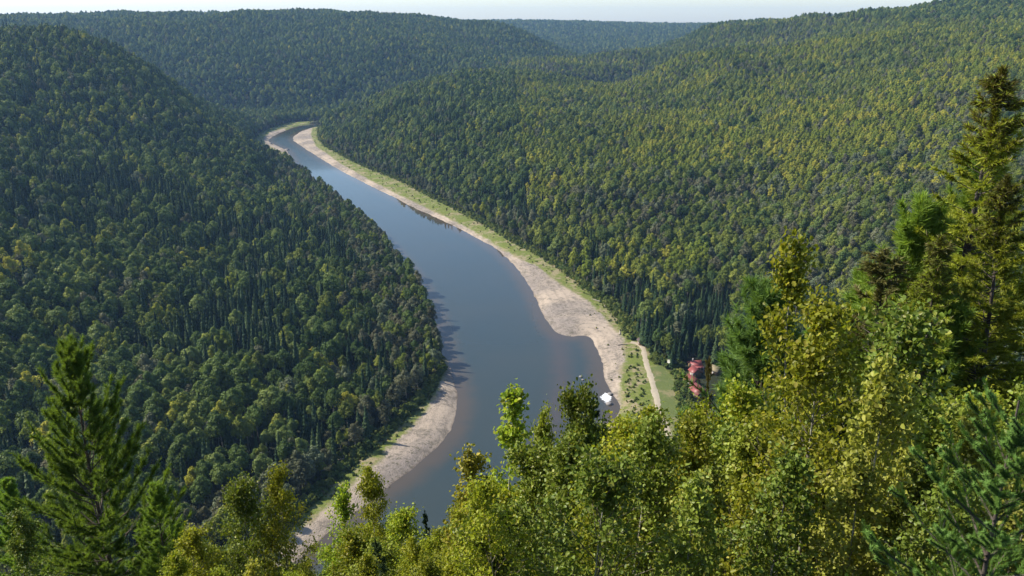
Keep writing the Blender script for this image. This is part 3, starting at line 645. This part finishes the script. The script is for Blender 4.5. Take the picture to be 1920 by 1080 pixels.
def aspen(seed, H, W, nl, ls, mat, barkm=None, z0=.18, nb=34, name='young_aspen', tuft=.085):
    r = np.random.default_rng(seed); wob = np.cumsum(r.normal(0, .05, (7, 2)), 0)*H/10; wob[0] = 0
    tz = np.linspace(0, H, 7); tp = np.c_[wob, tz]; tp0 = tp.copy(); tp0[0, 2] = -.6
    TV, TF = tube(tp0, np.linspace(.006*H, .005, 7), 6)
    P, t, L = branch_set(r, H, nb, z0, .97, lambda t: W*(1.15-t)**.8*(.55+.6*np.minimum(1, t*4)), lambda t: .55+.5*t)
    off = np.stack([np.interp(P[..., 2], tz, wob[:, 0]), np.interp(P[..., 2], tz, wob[:, 1])], -1)*0+np.stack([np.interp(P[:, :1, 2], tz, wob[:, 0]), np.interp(P[:, :1, 2], tz, wob[:, 1])], -1)
    P[..., :2] += off
    rad = np.linspace(1, .25, 5)[None]*(.004+.006*L[:, None])
    BV, BF = tubes(P, rad)
    # twigs
    m = nb*5; bi = r.integers(0, nb, m); s = r.uniform(.25, 1, m); q, T = along(P, bi, s); d = unit(T+rdir(m, r)*.9+[0, 0, .25]); tl = (L[bi]*.38*r.uniform(.5, 1.1, m)*(1.2-s*.6))[:, None]
    TP = np.stack([q, q+d*tl*.5, q+d*tl], 1); tV, tF = tubes(TP, np.tile([.004, .003, .0015], (m, 1)))
    a = r.random(nl) < .75
    ti = r.integers(0, m, nl); p1, d1 = along(TP, ti, r.uniform(.15, 1.05, nl)); bj = r.integers(0, nb, nl); p2, d2 = along(P, bj, r.uniform(.3, 1.02, nl))
    p = np.where(a[:, None], p1, p2); dd = np.where(a[:, None], d1, d2); p = p+r.normal(0, tuft, (nl, 3))
    kt = int(nl*.05); p[:kt] = np.c_[np.tile(wob[-1], (kt, 1)), H-r.random(kt)*.12*H]+r.normal(0, .05, (kt, 3))
    ax_ = unit(dd*.5+rdir(nl, r)*.6+[0, 0, -.55]); nn = unit(rdir(nl, r)+[-.3, .0, .55]); LV, LF = leaves(p, ax_, nn, ls*r.uniform(.6, 1.2, nl))
    return finish(name, [(TV, TF, 0)], [(LV, LF, 0), (BV, BF, 1), (tV, tF, 1)], [barkm or M_whitebark], [mat, M_twig])
def conifer(seed, H, W, mat, name='young_pine', nb=90, ntuft=1500, nn=13, nlen=.10, nw=.006, up0=.15, up1=.9, droop=0., curl=.25, barkm=None, z0=.08, flat=False, prof=.85, topmat=None, spread=.55, tw=4, inner=.3):
    r = np.random.default_rng(seed)
    TV, TF = tube([(0, 0, -.8), (.01*H, 0, H*.3), (0, .008*H, H*.65), (0, 0, H)], [.010*H, .008*H, .0045*H, .005], 7)
    P, t, L = branch_set(r, H, nb, z0, .985, lambda t: W*(1.02-t)**prof+.03*H*.3, lambda t: up0+(up1-up0)*t**1.6, droop, 6, .035)
    s = np.linspace(0, 1, 6); P[..., 2] += (curl*L)[:, None]*(s**2.4)[None]
    BV, BF = tubes(P, np.linspace(1, .2, 6)[None]*(.004+.0085*L[:, None]), 4)
    m = nb*tw; bi = r.integers(0, nb, m); s = r.uniform(.22, .98, m)**.8; q, T = along(P, bi, s); sd = unit(np.cross(T, [0, 0, 1.])); sg = r.choice([-1, 1], m)[:, None]
    d = unit(T*.75+sd*sg*.8+rdir(m, r)*.25+([0, 0, -.05] if flat else [0, 0, .25])); tl = (np.maximum(L[bi]*.34*(1.15-s), .08)*r.uniform(.6, 1.1, m))[:, None]
    TP = np.stack([q, q+d*tl*.55, q+d*tl], 1)
    if droop > 0 or flat: TP[:, 2, 2] -= tl[:, 0]*.12
    tV, tF = tubes(TP, np.tile([.006, .004, .002], (m, 1)))
    # needle tufts
    k = ntuft; a = r.random(k) < .72; w_ = np.sqrt(L); w_ /= w_.sum()
    wt = tl[:, 0]/tl[:, 0].sum()
    p1, d1 = along(TP, r.choice(m, k, p=wt), r.uniform(.1, 1.0, k)); p2, d2 = along(P, r.choice(nb, k, p=w_), r.uniform(inner, 1.0, k)**.75)
    c_ = np.where(a[:, None], p1, p2); cd = np.where(a[:, None], d1, d2)
    kt = k//40; c_[:kt] = np.c_[r.normal(0, .01, (kt, 2)), H*(1-.12*r.random(kt))]; cd[:kt] = [0, 0, 1]
    C = np.repeat(c_, nn, 0); D = np.repeat(cd, nn, 0); D = unit(D*.8+rdir(len(C), r)*spread*1.3); sdv = unit(np.cross(D, rdir(len(C), r)))
    C = C+np.repeat(cd, nn, 0)*r.uniform(-.5, .5, (len(C), 1))*nlen
    NV, NF = blades(C, D, sdv, nlen*r.uniform(.6, 1.15, len(C)), nw)
    parts = [(NV, NF, 0), (BV, BF, 1), (tV, tF, 1)]; mats = [mat, barkm or M_darkbark]
    if topmat is not None:      # the leader and upper whorls carry their own dead or cone-laden colour
        hi = (NV.reshape(-1, 3, 3)[:, 0, 2]+r.normal(0, .07*H, len(NF))) > H*.93
        parts = [(NV, NF[~hi], 0), (NV, NF[hi], 2), (BV, BF, 1), (tV, tF, 1)]; mats.append(topmat)
    return finish(name, [(TV, TF, 0)], parts, [barkm or M_darkbark], mats)
def brush_spruce(seed, H, W, mat, name='young_spruce'):
    """close young spruce: stiff shoots thickly set with short needles"""
    r = np.random.default_rng(seed); TV, TF = tube([(0, 0, -.5), (.02, 0, H*.5), (0, 0, H)], [.024, .015, .005], 8)
    nb = 84; P, t, L = branch_set(r, H, nb, .05, .97, lambda t: W*(1.03-t)**.8+.08, lambda t: .12+.75*t**1.3, 0, 6, .02)
    P[..., 2] += (L*.12)[:, None]*np.linspace(0, 1, 6)[None]**2
    m = nb*9; bi = r.integers(0, nb, m); s = r.uniform(.2, 1, m); q, T = along(P, bi, s); sd = unit(np.cross(T, [0, 0, 1.]))*r.choice([-1, 1], m)[:, None]
    d = unit(T*.8+sd*.75+rdir(m, r)*.18+[0, 0, .18]); tl = (np.maximum(L[bi]*.36*(1.1-s), .09)*r.uniform(.7, 1.1, m))[:, None]; TP = np.stack([q, q+d*tl*.5, q+d*tl+[0, 0, .01]], 1)
    BV, BF = tubes(P, np.linspace(1, .3, 6)[None]*(.004+.009*L[:, None]), 5); tV, tF = tubes(TP, np.tile([.0035, .003, .0022], (m, 1)), 4)
    k = 280000; wl = tl[:, 0]/tl.sum(); a = r.random(k) < .66; p1, d1 = along(TP, r.choice(m, k, p=wl), r.random(k)); p2, d2 = along(P, r.choice(nb, k, p=L/L.sum()), r.uniform(.03, 1, k))
    p = np.where(a[:, None], p1, p2); dd = np.where(a[:, None], d1, d2); o = unit(rdir(k, r)); o = unit(o-dd*(o*dd).sum(1)[:, None]); D = unit(o+dd*.75); sv = unit(np.cross(D, dd))
    NV, NF = blades(p, D, sv, .024*r.uniform(.8, 1.15, k), .0026)
    return finish(name, [(TV, TF, 0)], [(NV, NF, 0), (BV, BF, 1), (tV, tF, 1)], [M_darkbark], [mat, M_darkbark])

def plant(proto, x, y, z, scale=1., rz=0., tilt=(0, 0), label='', cat='tree', group=None, sx=1.):
    nm, tm, cm = proto
    e = bpy.data.objects.new(nm, None); COL.objects.link(e); e.empty_display_size = .2
    e.location = (x, y, z); e.rotation_euler = (tilt[0], tilt[1], rz); e.scale = (scale*sx, scale*sx, scale)
    for pn, me in (('trunk', tm), ('crown', cm)):
        o = bpy.data.objects.new(pn, me); COL.objects.link(o); o.parent = e
    tag(e, label, cat, group); return e
def plant_top(proto, H, px, py, Y, label, rz=None, sx=1., group=None, cat='tree', xoff=0.):
    """foot on the slope, tip where the tree's top stands"""
    x, y, z = atY(px, py, Y); g = float(look(GZ2, [x], [Y])[0]); g = min(g, z-.8)
    s = (z-g)/H
    return plant(proto, x+xoff, Y, g-.05, s, random.random()*6.28 if rz is None else rz, (random.gauss(0, .03), random.gauss(0, .03)) , label, cat, group, sx)

ASP = [aspen(900+i, [5.2, 6., 5.6, 6.4, 5.0, 5.8][i], [1.35, 1.5, 1.2, 1.45, 1.6, 1.35][i], 8500, .060, [M_leafA, M_leafA, M_leafB, M_leafA, M_leafB, M_leafA][i], z0=.12, nb=52) for i in range(6)]
ASPY = aspen(920, 5.5, .75, 3000, .075, M_leafC, z0=.25, nb=30)
SPARSE = aspen(930, 6.5, .62, 1700, .080, M_leafA, z0=.55, nb=20, tuft=.07)
BIRCH = aspen(940, 6.2, .85, 4200, .058, M_leafA, z0=.10, nb=48, tuft=.07)
CLOSE = aspen(950, 5.6, 1.0, 5200, .064, M_leafP, z0=.12, nb=44, tuft=.07)
CLOSEB = aspen(960, 5.2, 1.1, 5600, .060, M_leafB, z0=.10, nb=38, tuft=.08)
HA = [5.2, 6., 5.6, 6.4, 5.0, 5.8]
PINE = conifer(1000, 9.0, 2.9, M_pine, 'young_pine', nb=140, ntuft=19000, nn=11, nlen=.15, nw=.010, up0=.28, up1=1.1, curl=.28, z0=.05, prof=.62, barkm=bark('pine_bark', (.12, .09, .07), (.07, .055, .045)), tw=7, inner=.3)
BPINE = conifer(1001, 8.0, 2.1, M_bluepine, 'dense_pine', nb=190, ntuft=12000, nn=12, nlen=.17, nw=.008, up0=.55, up1=1.15, curl=.2, z0=.08, prof=.55, tw=5)
LARCH = conifer(1002, 14.0, 3.3, M_larch, 'tall_larch', nb=330, ntuft=26000, nn=9, nlen=.12, nw=.012, up0=-.05, up1=.75, droop=.16, curl=.16, z0=.06, prof=.95, flat=True, topmat=M_brownnd, tw=8, inner=.3)
DSPR = conifer(1003, 9.0, 1.5, M_spruce, 'spruce_tree', nb=150, ntuft=9000, nn=9, nlen=.095, nw=.010, up0=-.1, up1=.6, droop=.1, curl=.15, z0=.05, flat=True, tw=6)
BSPR = conifer(1004, 8.0, 1.1, M_brownnd, 'thin_larch', nb=100, ntuft=4000, nn=8, nlen=.08, nw=.008, up0=.0, up1=.7, z0=.1, flat=True, tw=4)
GPINE = conifer(1005, 8.0, 2.0, M_pine, 'young_pine', nb=110, ntuft=9000, nn=12, nlen=.15, nw=.010, up0=.35, up1=1.1, curl=.25, z0=.06, prof=.7, tw=5)
BRSP = brush_spruce(1006, 3.0, 1.15, M_yspruce)

T_ = plant_top
T_(PINE, 9, 122, 655, 21, 'soft green pine with upswept boughs rising at the lower left corner', rz=1.0, sx=.85)
T_(GPINE, 8, 292, 905, 19, 'smaller bright green tree just right of the lower left pine', rz=2.)
T_(ASP[2], HA[2], 30, 960, 17, 'leafy sapling under the boughs of the lower left pine')
T_(GPINE, 8, 8, 905, 24, 'green pine half cut off by the left edge of the picture')
T_(ASP[0], HA[0], 345, 985, 14, 'lime green aspen, leftmost of the yellow-green saplings along the bottom')
T_(ASP[4], HA[4], 455, 912, 14.5, 'lime green aspen in front of the dark forest foot left of the gravel bar', sx=.8)
T_(ASP[1], HA[1], 520, 893, 14.5, 'lime green aspen whose tip meets the lower end of the left gravel bar', sx=.75)
T_(ASP[3], HA[3], 690, 872, 13.5, 'airy aspen standing in front of the left gravel bar', sx=.72)
T_(ASP[5], HA[5], 640, 925, 13, 'rounded aspen beside the airy one in front of the left gravel bar', sx=.85)
T_(ASP[0], HA[0], 735, 965, 12.5, 'low aspen between the gravel bar and the dark river pool')
T_(DSPR, 9, 812, 955, 17, 'tiny dark spruce tip poking up over the dark river pool', sx=.55)
T_(ASPY, 5.5, 882, 828, 13, 'golden yellow aspen against the dark river', sx=.95)
T_(SPARSE, 6.5, 950, 712, 12, 'tall thin aspen with a bare pale stem and a leafy tuft standing over the river', rz=.4, sx=1.0)
T_(ASP[2], HA[2], 1012, 768, 13.5, 'narrow dark-leaved poplar right of the tall thin aspen', sx=.5)
T_(ASP[4], HA[4], 1074, 738, 13, 'dark-leaved poplar with a pointed tip over the middle of the river', sx=.62)
T_(DSPR, 9, 1114, 745, 16, 'small dark spruce in front of the white rapid', sx=.6)
T_(ASP[3], HA[3], 1178, 742, 14, 'broad green poplar below the dirt track', sx=.8)
T_(ASP[5], HA[5], 1290, 752, 14, 'green poplar just below the red-roofed buildings', sx=.7)
T_(BSPR, 8, 1347, 680, 15, 'thin reddish larch beside the red-roofed buildings', sx=.5)
T_(DSPR, 9, 1378, 735, 18, 'dark spruce in the gap right of the thin reddish larch', sx=.6)
T_(BPINE, 8, 1478, 548, 15, 'dense blue-green pine right of centre', rz=.7, sx=1.15)
T_(GPINE, 8, 1412, 650, 17, 'green pine left of the dense blue-green pine', sx=.75)
T_(BIRCH, 6.2, 1578, 432, 8.5, 'slender white-stemmed birch with few pale leaves, tallest leafy sapling at the right', rz=.2, sx=.85)
T_(BIRCH, 6.2, 1612, 560, 9.5, 'second slender birch close behind the white-stemmed one', rz=1.4, sx=1.1)
T_(BSPR, 8, 1690, 462, 14, 'browning spruce with thin needles between the birch and the pine', sx=1.8)
T_(GPINE, 8, 1742, 375, 15, 'bright green pine left of the tall golden larch', rz=.5)
T_(DSPR, 9, 1668, 470, 18, 'dark spruce behind the browning one', sx=.9)
T_(LARCH, 14, 1893, 125, 15, 'tall golden larch with a bare brown tip at the right edge', rz=.3, sx=1.2)
T_(LARCH, 14, 1812, 440, 13, 'shorter golden larch standing against the tall one at the right edge', rz=2.3, sx=1.15)
T_(LARCH, 14, 1935, 330, 13, 'golden larch cut off by the right edge below the tall one', rz=4.3, sx=1.0)
T_(GPINE, 8, 1835, 300, 18, 'green pine tucked between the two largest golden larches')
T_(GPINE, 8, 1640, 500, 17, 'green pine behind the white-stemmed birch, right one')
T_(GPINE, 8, 1530, 620, 16, 'green pine between the dense blue-green pine and the birch')
T_(ASP[2], HA[2], 1500, 700, 11, 'poplar in front of the dense blue-green pine')
T_(ASP[1], HA[1], 1566, 590, 8, 'aspen at the foot of the white-stemmed birch')
T_(ASP[4], HA[4], 1730, 600, 11, 'poplar in front of the bright green pine')
T_(GPINE, 8, 1770, 560, 13, 'green pine in front of the shorter golden larch')
T_(ASP[5], HA[5], 1390, 740, 12, 'poplar left of the dense blue-green pine')
T_(DSPR, 9, 1800, 400, 19, 'dark spruce behind the tall golden larch', sx=1.1)
T_(DSPR, 9, 1580, 600, 18, 'dark spruce behind the white-stemmed birch')
T_(CLOSE, 5.6, 1655, 640, 7.0, 'close aspen with large pale yellow leaves', rz=.1, sx=.85)
T_(CLOSE, 5.6, 1700, 690, 7.6, 'yellow-leaved aspen behind the close pale one', rz=2.1, sx=.8)
T_(BRSP, 3, 1925, 735, 3.9, 'close young spruce with stiff bottlebrush shoots at the lower right', rz=.5)
T_(CLOSEB, 5.2, 1760, 850, 6.0, 'close green poplar beside the bottlebrush spruce', rz=1.)
# the thicket of saplings that fills the slope just below the viewpoint
FX = np.array([-100, 240, 300, 400, 560, 620, 700, 780, 850, 930, 1000, 1080, 1180, 1240, 1300, 1400, 1500, 1620, 1750, 1950, 2100])
FY = np.array([1150, 1120, 1030, 1035, 1055, 985, 985, 1030, 960, 885, 850, 800, 785, 830, 800, 760, 800, 740, 740, 700, 650])
r = np.random.default_rng(33); cnt = 0
for Yr in (6.2, 7.6, 9.2, 11, 13, 15.2, 18, 21, 25, 30):
    half = Yr*.72; step = .85 if Yr < 12 else 1.25 if Yr < 20 else 1.9
    for x0 in np.arange(-half, half+.5, step):
        Yt = Yr+r.uniform(-.7, .7)*step; xt = x0+r.uniform(-.4, .4)*step
        g = float(look(GZ2, [xt], [Yt])[0]); u_ = 960+FPX*xt/(Yt*CP+(CAMZ-g-5)*SP)
        ylim = np.interp(u_, FX, FY)+r.exponential(26)+3+(40 if Yr < 8 else 0)
        xx, yy, zt = atY(u_, ylim, Yt); Hh = zt-g
        if u_ < 250 and Yr > 12: continue
        if Hh < 1.6: continue
        if Hh > 11: Hh = 11; 
        kind = r.random(); xx = xt
        if Yr < 8.5 and u_ > 1250: pr_, H0, lb = (CLOSEB, 5.2, 'green') if kind < .55 else (CLOSE, 5.6, 'pale yellow')
        elif u_ > 1330 and kind < .42: pr_, H0, lb = [(GPINE, 8., 'pine'), (DSPR, 9., 'spruce'), (BPINE, 8., 'pine')][int(r.integers(0, 3))]
        elif kind < .06: pr_, H0, lb = DSPR, 9., 'spruce'
        elif kind < .16: pr_, H0, lb = ASPY, 5.5, 'golden'
        else:
            j = int(r.choice(6, p=[.24, .2, .12, .2, .10, .14] if u_ < 950 else [.16, .16, .22, .14, .18, .14])); pr_, H0, lb = ASP[j], HA[j], 'green poplar' if j in (2, 4) else 'yellow-green'
        lab = {'pine': 'young pine', 'spruce': 'dark young spruce', 'golden': 'golden sapling', 'green': 'large-leaved poplar', 'pale yellow': 'large-leaved pale aspen',
               'green poplar': 'darker green poplar', 'yellow-green': 'yellow-green aspen'}[lb]+' in the thicket, '+where_(u_, ylim)
        s = Hh/H0; sxx = (1/s)**.55 if s > 1 else 1
        plant(pr_, xx, Yt, g-.05, s, r.random()*6.28, (r.normal(0, .05), r.normal(0, .05)), lab, 'tree', 'saplings of the thicket below the viewpoint', sxx); cnt += 1
print('thicket', cnt)

# two neighbours that would read alike are told apart by which stands nearer
same = {}
for o in list(COL.objects):
    if o.parent is None and 'label' in o and 'group' in o: same.setdefault(o['label'], []).append(o)
for lab, os_ in same.items():
    if len(os_) < 2: continue
    os_.sort(key=lambda o: o.location.y)
    for i_, o in enumerate(os_): o['label'] = (['nearer', 'farther'] if len(os_) == 2 else ['nearest', 'middle', 'farthest', 'hindmost', 'last', 'rearmost'])[min(i_, 5)]+' '+lab

# ================================================================== buildings, driftwood and stones on the valley floor
def plain(name, a, b_, sc=2., rough=.8):
    m, n, l = new_mat(name); out = N(n, 'ShaderNodeOutputMaterial'); b = N(n, 'ShaderNodeBsdfPrincipled'); l.new(b.outputs[0], out.inputs[0])
    tc = N(n, 'ShaderNodeTexCoord'); l.new(mixc(n, l, a, b_, noise(n, l, tc.outputs['Object'], sc, 4, .7)), b.inputs['Base Color']); b.inputs['Roughness'].default_value = rough
    return m
M_redroof = plain('red_metal_roof', (.27, .062, .055), (.18, .048, .045), 1.2, .5)
M_wood = plain('brown_log_wall', (.17, .10, .06), (.26, .16, .09), 3.)
M_white = plain('white_trim', (.55, .53, .50), (.45, .43, .40), 4.)
M_glass = plain('dark_window_glass', (.02, .025, .03), (.03, .035, .04), 1., .15)
M_tan = plain('tan_shingles', (.26, .21, .12), (.19, .155, .09), 2.)
M_pale = plain('pale_sheet_roof', (.24, .26, .21), (.32, .31, .26), 2., .5)
M_log = plain('weathered_log', (.42, .37, .31), (.25, .21, .17), 2.)
M_rock = plain('pale_boulder', (.26, .235, .22), (.14, .13, .12), 1.)
def box(x0, y0, z0, x1, y1, z1):
    V = np.array([(x, y, z) for z in (z0, z1) for y in (y0, y1) for x in (x0, x1)], float)
    return V, np.array([(0, 2, 3, 1), (4, 5, 7, 6), (0, 1, 5, 4), (2, 6, 7, 3), (0, 4, 6, 2), (1, 3, 7, 5)])
def gable(w_, d, hw, hr, over=.5, th=.18):
    """roof ridge along y: two thick slabs"""
    P = []
    sl_ = hr/(w_/2)
    for s in (-1, 1):
        xo = s*(w_/2+over); zo = hw-over*sl_; V = []
        for y in (-d/2-over, d/2+over):
            V += [(0, y, hw+hr), (xo, y, zo), (0, y, hw+hr+th), (xo, y, zo+th)]
        P.append((np.array(V, float), np.array([(0, 1, 3, 2), (4, 6, 7, 5), (0, 4, 5, 1), (2, 3, 7, 6), (1, 5, 7, 3), (0, 2, 6, 4)]), 0))
    return P
def cabin(px, py, zoff, w_, d, hw, hr, rz, roofm, label, wallm=None, porch=False, skylight=False, chimney=True, group=None):
    w_ *= .85; d *= .85; x, y = gpt(px, py, 4.0); z = float(look(GZ2, [x], [y])[0])+zoff
    e = bpy.data.objects.new('cabin', None); COL.objects.link(e); e.location = (x, y, z); e.rotation_euler = (0, 0, R(rz)); tag(e, label, 'cabin', group)
    wm = wallm or M_wood
    W_ = [(*box(-w_/2, -d/2, -.6, w_/2, d/2, hw), 0)]
    for s in (-1, 1):
        yv = s*(d/2-.002); W_.append((np.array([(-w_/2, yv, hw), (w_/2, yv, hw), (0, yv, hw+hr)]), np.array([(0, 1, 2)]), 0))
    mesh_obj('wall', W_, [wm], parent=e)
    rf = mesh_obj('roof', gable(w_, d, hw, hr), [roofm], parent=e)
    if chimney: mesh_obj('chimney', [(*box(w_*.12, d*.1, hw+hr*.4, w_*.12+.7, d*.1+.7, hw+hr+.9), 0)], [M_rock], parent=rf)
    if skylight:
        sl_ = hr/(w_/2); V, F = box(w_*.14, -1.5, 0, w_*.36, 1.2, .16); V[:, 2] += hw+hr-V[:, 0]*sl_+.16; mesh_obj('skylight', [(V, F, 0)], [M_glass], parent=rf)
    for xx in np.arange(-w_/2+1.2, w_/2-1.3, 2.4):
        fr = mesh_obj('window', [(*box(xx, -d/2-.06, 1.0, xx+1.1, -d/2-.01, 2.1), 0)], [M_white], parent=e)
        mesh_obj('pane', [(*box(xx+.1, -d/2-.09, 1.1, xx+1.0, -d/2-.063, 2.0), 0)], [M_glass], parent=fr)
    mesh_obj('door', [(*box(-w_/2-.07, -.5, 0, -w_/2-.01, .5, 2.0), 0)], [M_white], parent=e)
    if porch:
        mesh_obj('deck', [(*box(-w_/2-2.6, -d/2, -.3, -w_/2-.1, d/2, .25), 0)], [M_wood], parent=e)
        for yy in np.linspace(-d/2+.1, d/2-.1, 4): mesh_obj('post', [(*box(-w_/2-2.6, yy-.09, .25, -w_/2-2.42, yy+.09, hw+.2), 0)], [M_white], parent=e)
        mesh_obj('railing', [(*box(-w_/2-2.57, -d/2+.2, 1.0, -w_/2-2.45, d/2-.2, 1.15), 0)], [M_white], parent=e)
        mesh_obj('porch_roof', [(*box(-w_/2-2.9, -d/2-.3, hw+.0, -w_/2-.55, d/2+.3, hw+.16), 0)], [M_redroof], parent=e)
    return e
gr_ = 'red-roofed cabins by the meadow'
cabin(1311, 737, 0, 7.0, 8.5, 2.8, 2.2, 18, M_redroof, 'large red-roofed cabin with a dark skylight, nearest of the red-roofed cluster', skylight=True, chimney=False, group=gr_)
cabin(1298, 716, 0, 5.6, 7.0, 2.6, 1.9, 28, M_redroof, 'red-roofed cabin in the middle of the cluster, nearest to the meadow', group=gr_)
cabin(1303, 700, 0, 5.0, 5.5, 2.8, 1.8, 15, M_redroof, 'smallest red-roofed cabin, wedged between the middle one and the porch one', chimney=False, group=gr_)
cabin(1303, 688, 0, 6.0, 6.0, 2.8, 1.8, 100, M_redroof, 'red-roofed cabin with white porch posts, farthest of the cluster', porch=True, group=gr_)
cabin(1341, 697, 0, 4.5, 5.5, 2.5, 1.7, 40, M_tan, 'small cabin with a tan roof hidden in trees right of the red roofs', chimney=False)
cabin(1260, 681, 0, 3.6, 4.4, 2.2, 1.0, 75, M_pale, 'small shed with a pale green-grey roof between the track and the red roofs', chimney=False)
cabin(1202, 640, 0, 3.6, 4.0, 2.4, 1.2, 10, plain('dark_roof', (.06, .04, .035), (.09, .06, .05)), 'small dark-roofed hut at the bend of the dirt track', chimney=False)
def blobmesh(seed, s):
    r = np.random.default_rng(seed); n, m = 7, 10; V = []; 
    for i in range(n):
        ph = math.pi*i/(n-1)
        for j in range(m):
            th = 2*math.pi*j/m; V.append((math.sin(ph)*math.cos(th), math.sin(ph)*math.sin(th), math.cos(ph)*.6))
    V = np.array(V); V = V*(1+.35*fbm(V[:, 0]*1.6+seed, V[:, 1]*1.6+V[:, 2]*2, seed, 3))[:, None]*s
    F = np.array([(i*m+j, i*m+(j+1) % m, (i+1)*m+(j+1) % m, (i+1)*m+j) for i in range(n-1) for j in range(m)]); return V, F
for i, (a, b_, s, lab) in enumerate([(1089, 706, .9, 'larger pale boulder breaking the calm water left of the white rapid'), (1093, 712, .7, 'smaller pale boulder breaking the water beside the larger one'),
        (1142, 757, 1.6, 'grey boulder at the foot of the white rapid'), (1144, 739, 1.3, 'pale boulder on the shore above the white rapid'), (508, 272, 2.6, 'pale rock on the far river bend, upstream one'), (538, 281, 3.0, 'pale rock in the ripples of the far river bend')]):
    x, y = gpt(a, b_, .2); V, F = blobmesh(40+i, s); o = mesh_obj('boulder', [(V, F, 0)], [M_rock], smooth=True); o.location = (x, y, max(0.1, float(look(GZ2, [x], [y])[0]))); tag(o, lab, 'boulder', 'boulders at the water')
r = np.random.default_rng(5)
for i, (a, b_, L_, rz, lab) in enumerate([(1086, 528, 9, 130, 'bleached log lying in the grass, uppermost of the driftwood by the wide bar'), (1104, 541, 8, 110, 'bleached log below the uppermost one at the forest edge'), (1121, 556, 10, 60, 'long bleached log slanting across the drift pile by the wide bar'),
        (1117, 566, 7, 140, 'short bleached log crossing the foot of the long slanting log'), (1133, 574, 8, 95, 'bleached log between the drift pile and the forest edge'), (1072, 516, 6, 20, 'short pale log in the narrowing grass strip'), (1162, 626, 7, 80, 'pale log near the top bend of the dirt track'),
        (996, 497, 8, 150, 'dark driftwood log on the upper part of the wide gravel bar'), (1168, 648, 6, 10, 'pale log on the stones just left of the dirt track bend'), (632, 868, 9, 35, 'bleached log on the shaded left bank above the gravel bar')]):
    x, y = gpt(a, b_, 1.5); t = np.linspace(-.5, .5, 6); pth = np.c_[t*L_, .03*L_*np.sin(t*5+i), .12+.05*np.cos(t*7)]; TV, TF = tube(pth, np.linspace(.32, .14, 6), 7)
    bp_ = np.array([[[L_*q, 0, .2], [L_*q+.5, s*.6, .6], [L_*q+.7, s*1.1, .9]] for q, s in ((-.2, 1), (.1, -1), (.3, 1))]); BV, BF = tubes(bp_, np.tile([.09, .06, .03], (3, 1)), 4)
    o = mesh_obj('driftwood_log', [(TV, TF, 0), (BV, BF, 0)], [M_log], smooth=True); o.location = (x, y, float(look(GZ2, [x], [y])[0])+.12); o.rotation_euler = (0, 0, R(rz)); tag(o, lab, 'log', 'driftwood logs on the banks')

# ------------------------------------------------------------------ the air of the valley
def haze():
    m, n, l = new_mat('haze_air'); out = N(n, 'ShaderNodeOutputMaterial'); v = N(n, 'ShaderNodeVolumePrincipled')
    v.inputs['Color'].default_value = (.34, .60, 1.0, 1); v.inputs['Density'].default_value = 0.000072; v.inputs['Anisotropy'].default_value = .2
    l.new(v.outputs[0], out.inputs['Volume'])
    a, b, z0, z1 = 9800, 9800, -30, 330
    V = np.array([(x, y, z) for z in (z0, z1) for y in (-b, b) for x in (-a, a)], float)
    F = np.array([(0, 2, 3, 1), (4, 5, 7, 6), (0, 1, 5, 4), (2, 6, 7, 3), (0, 4, 6, 2), (1, 3, 7, 5)])
    o = mesh_obj('haze', [(V, F, 0)], [m]); tag(o, 'thin blue haze filling the valley air', None, None, 'stuff')
haze()
print('Z range', GZ.min(), GZ.max())
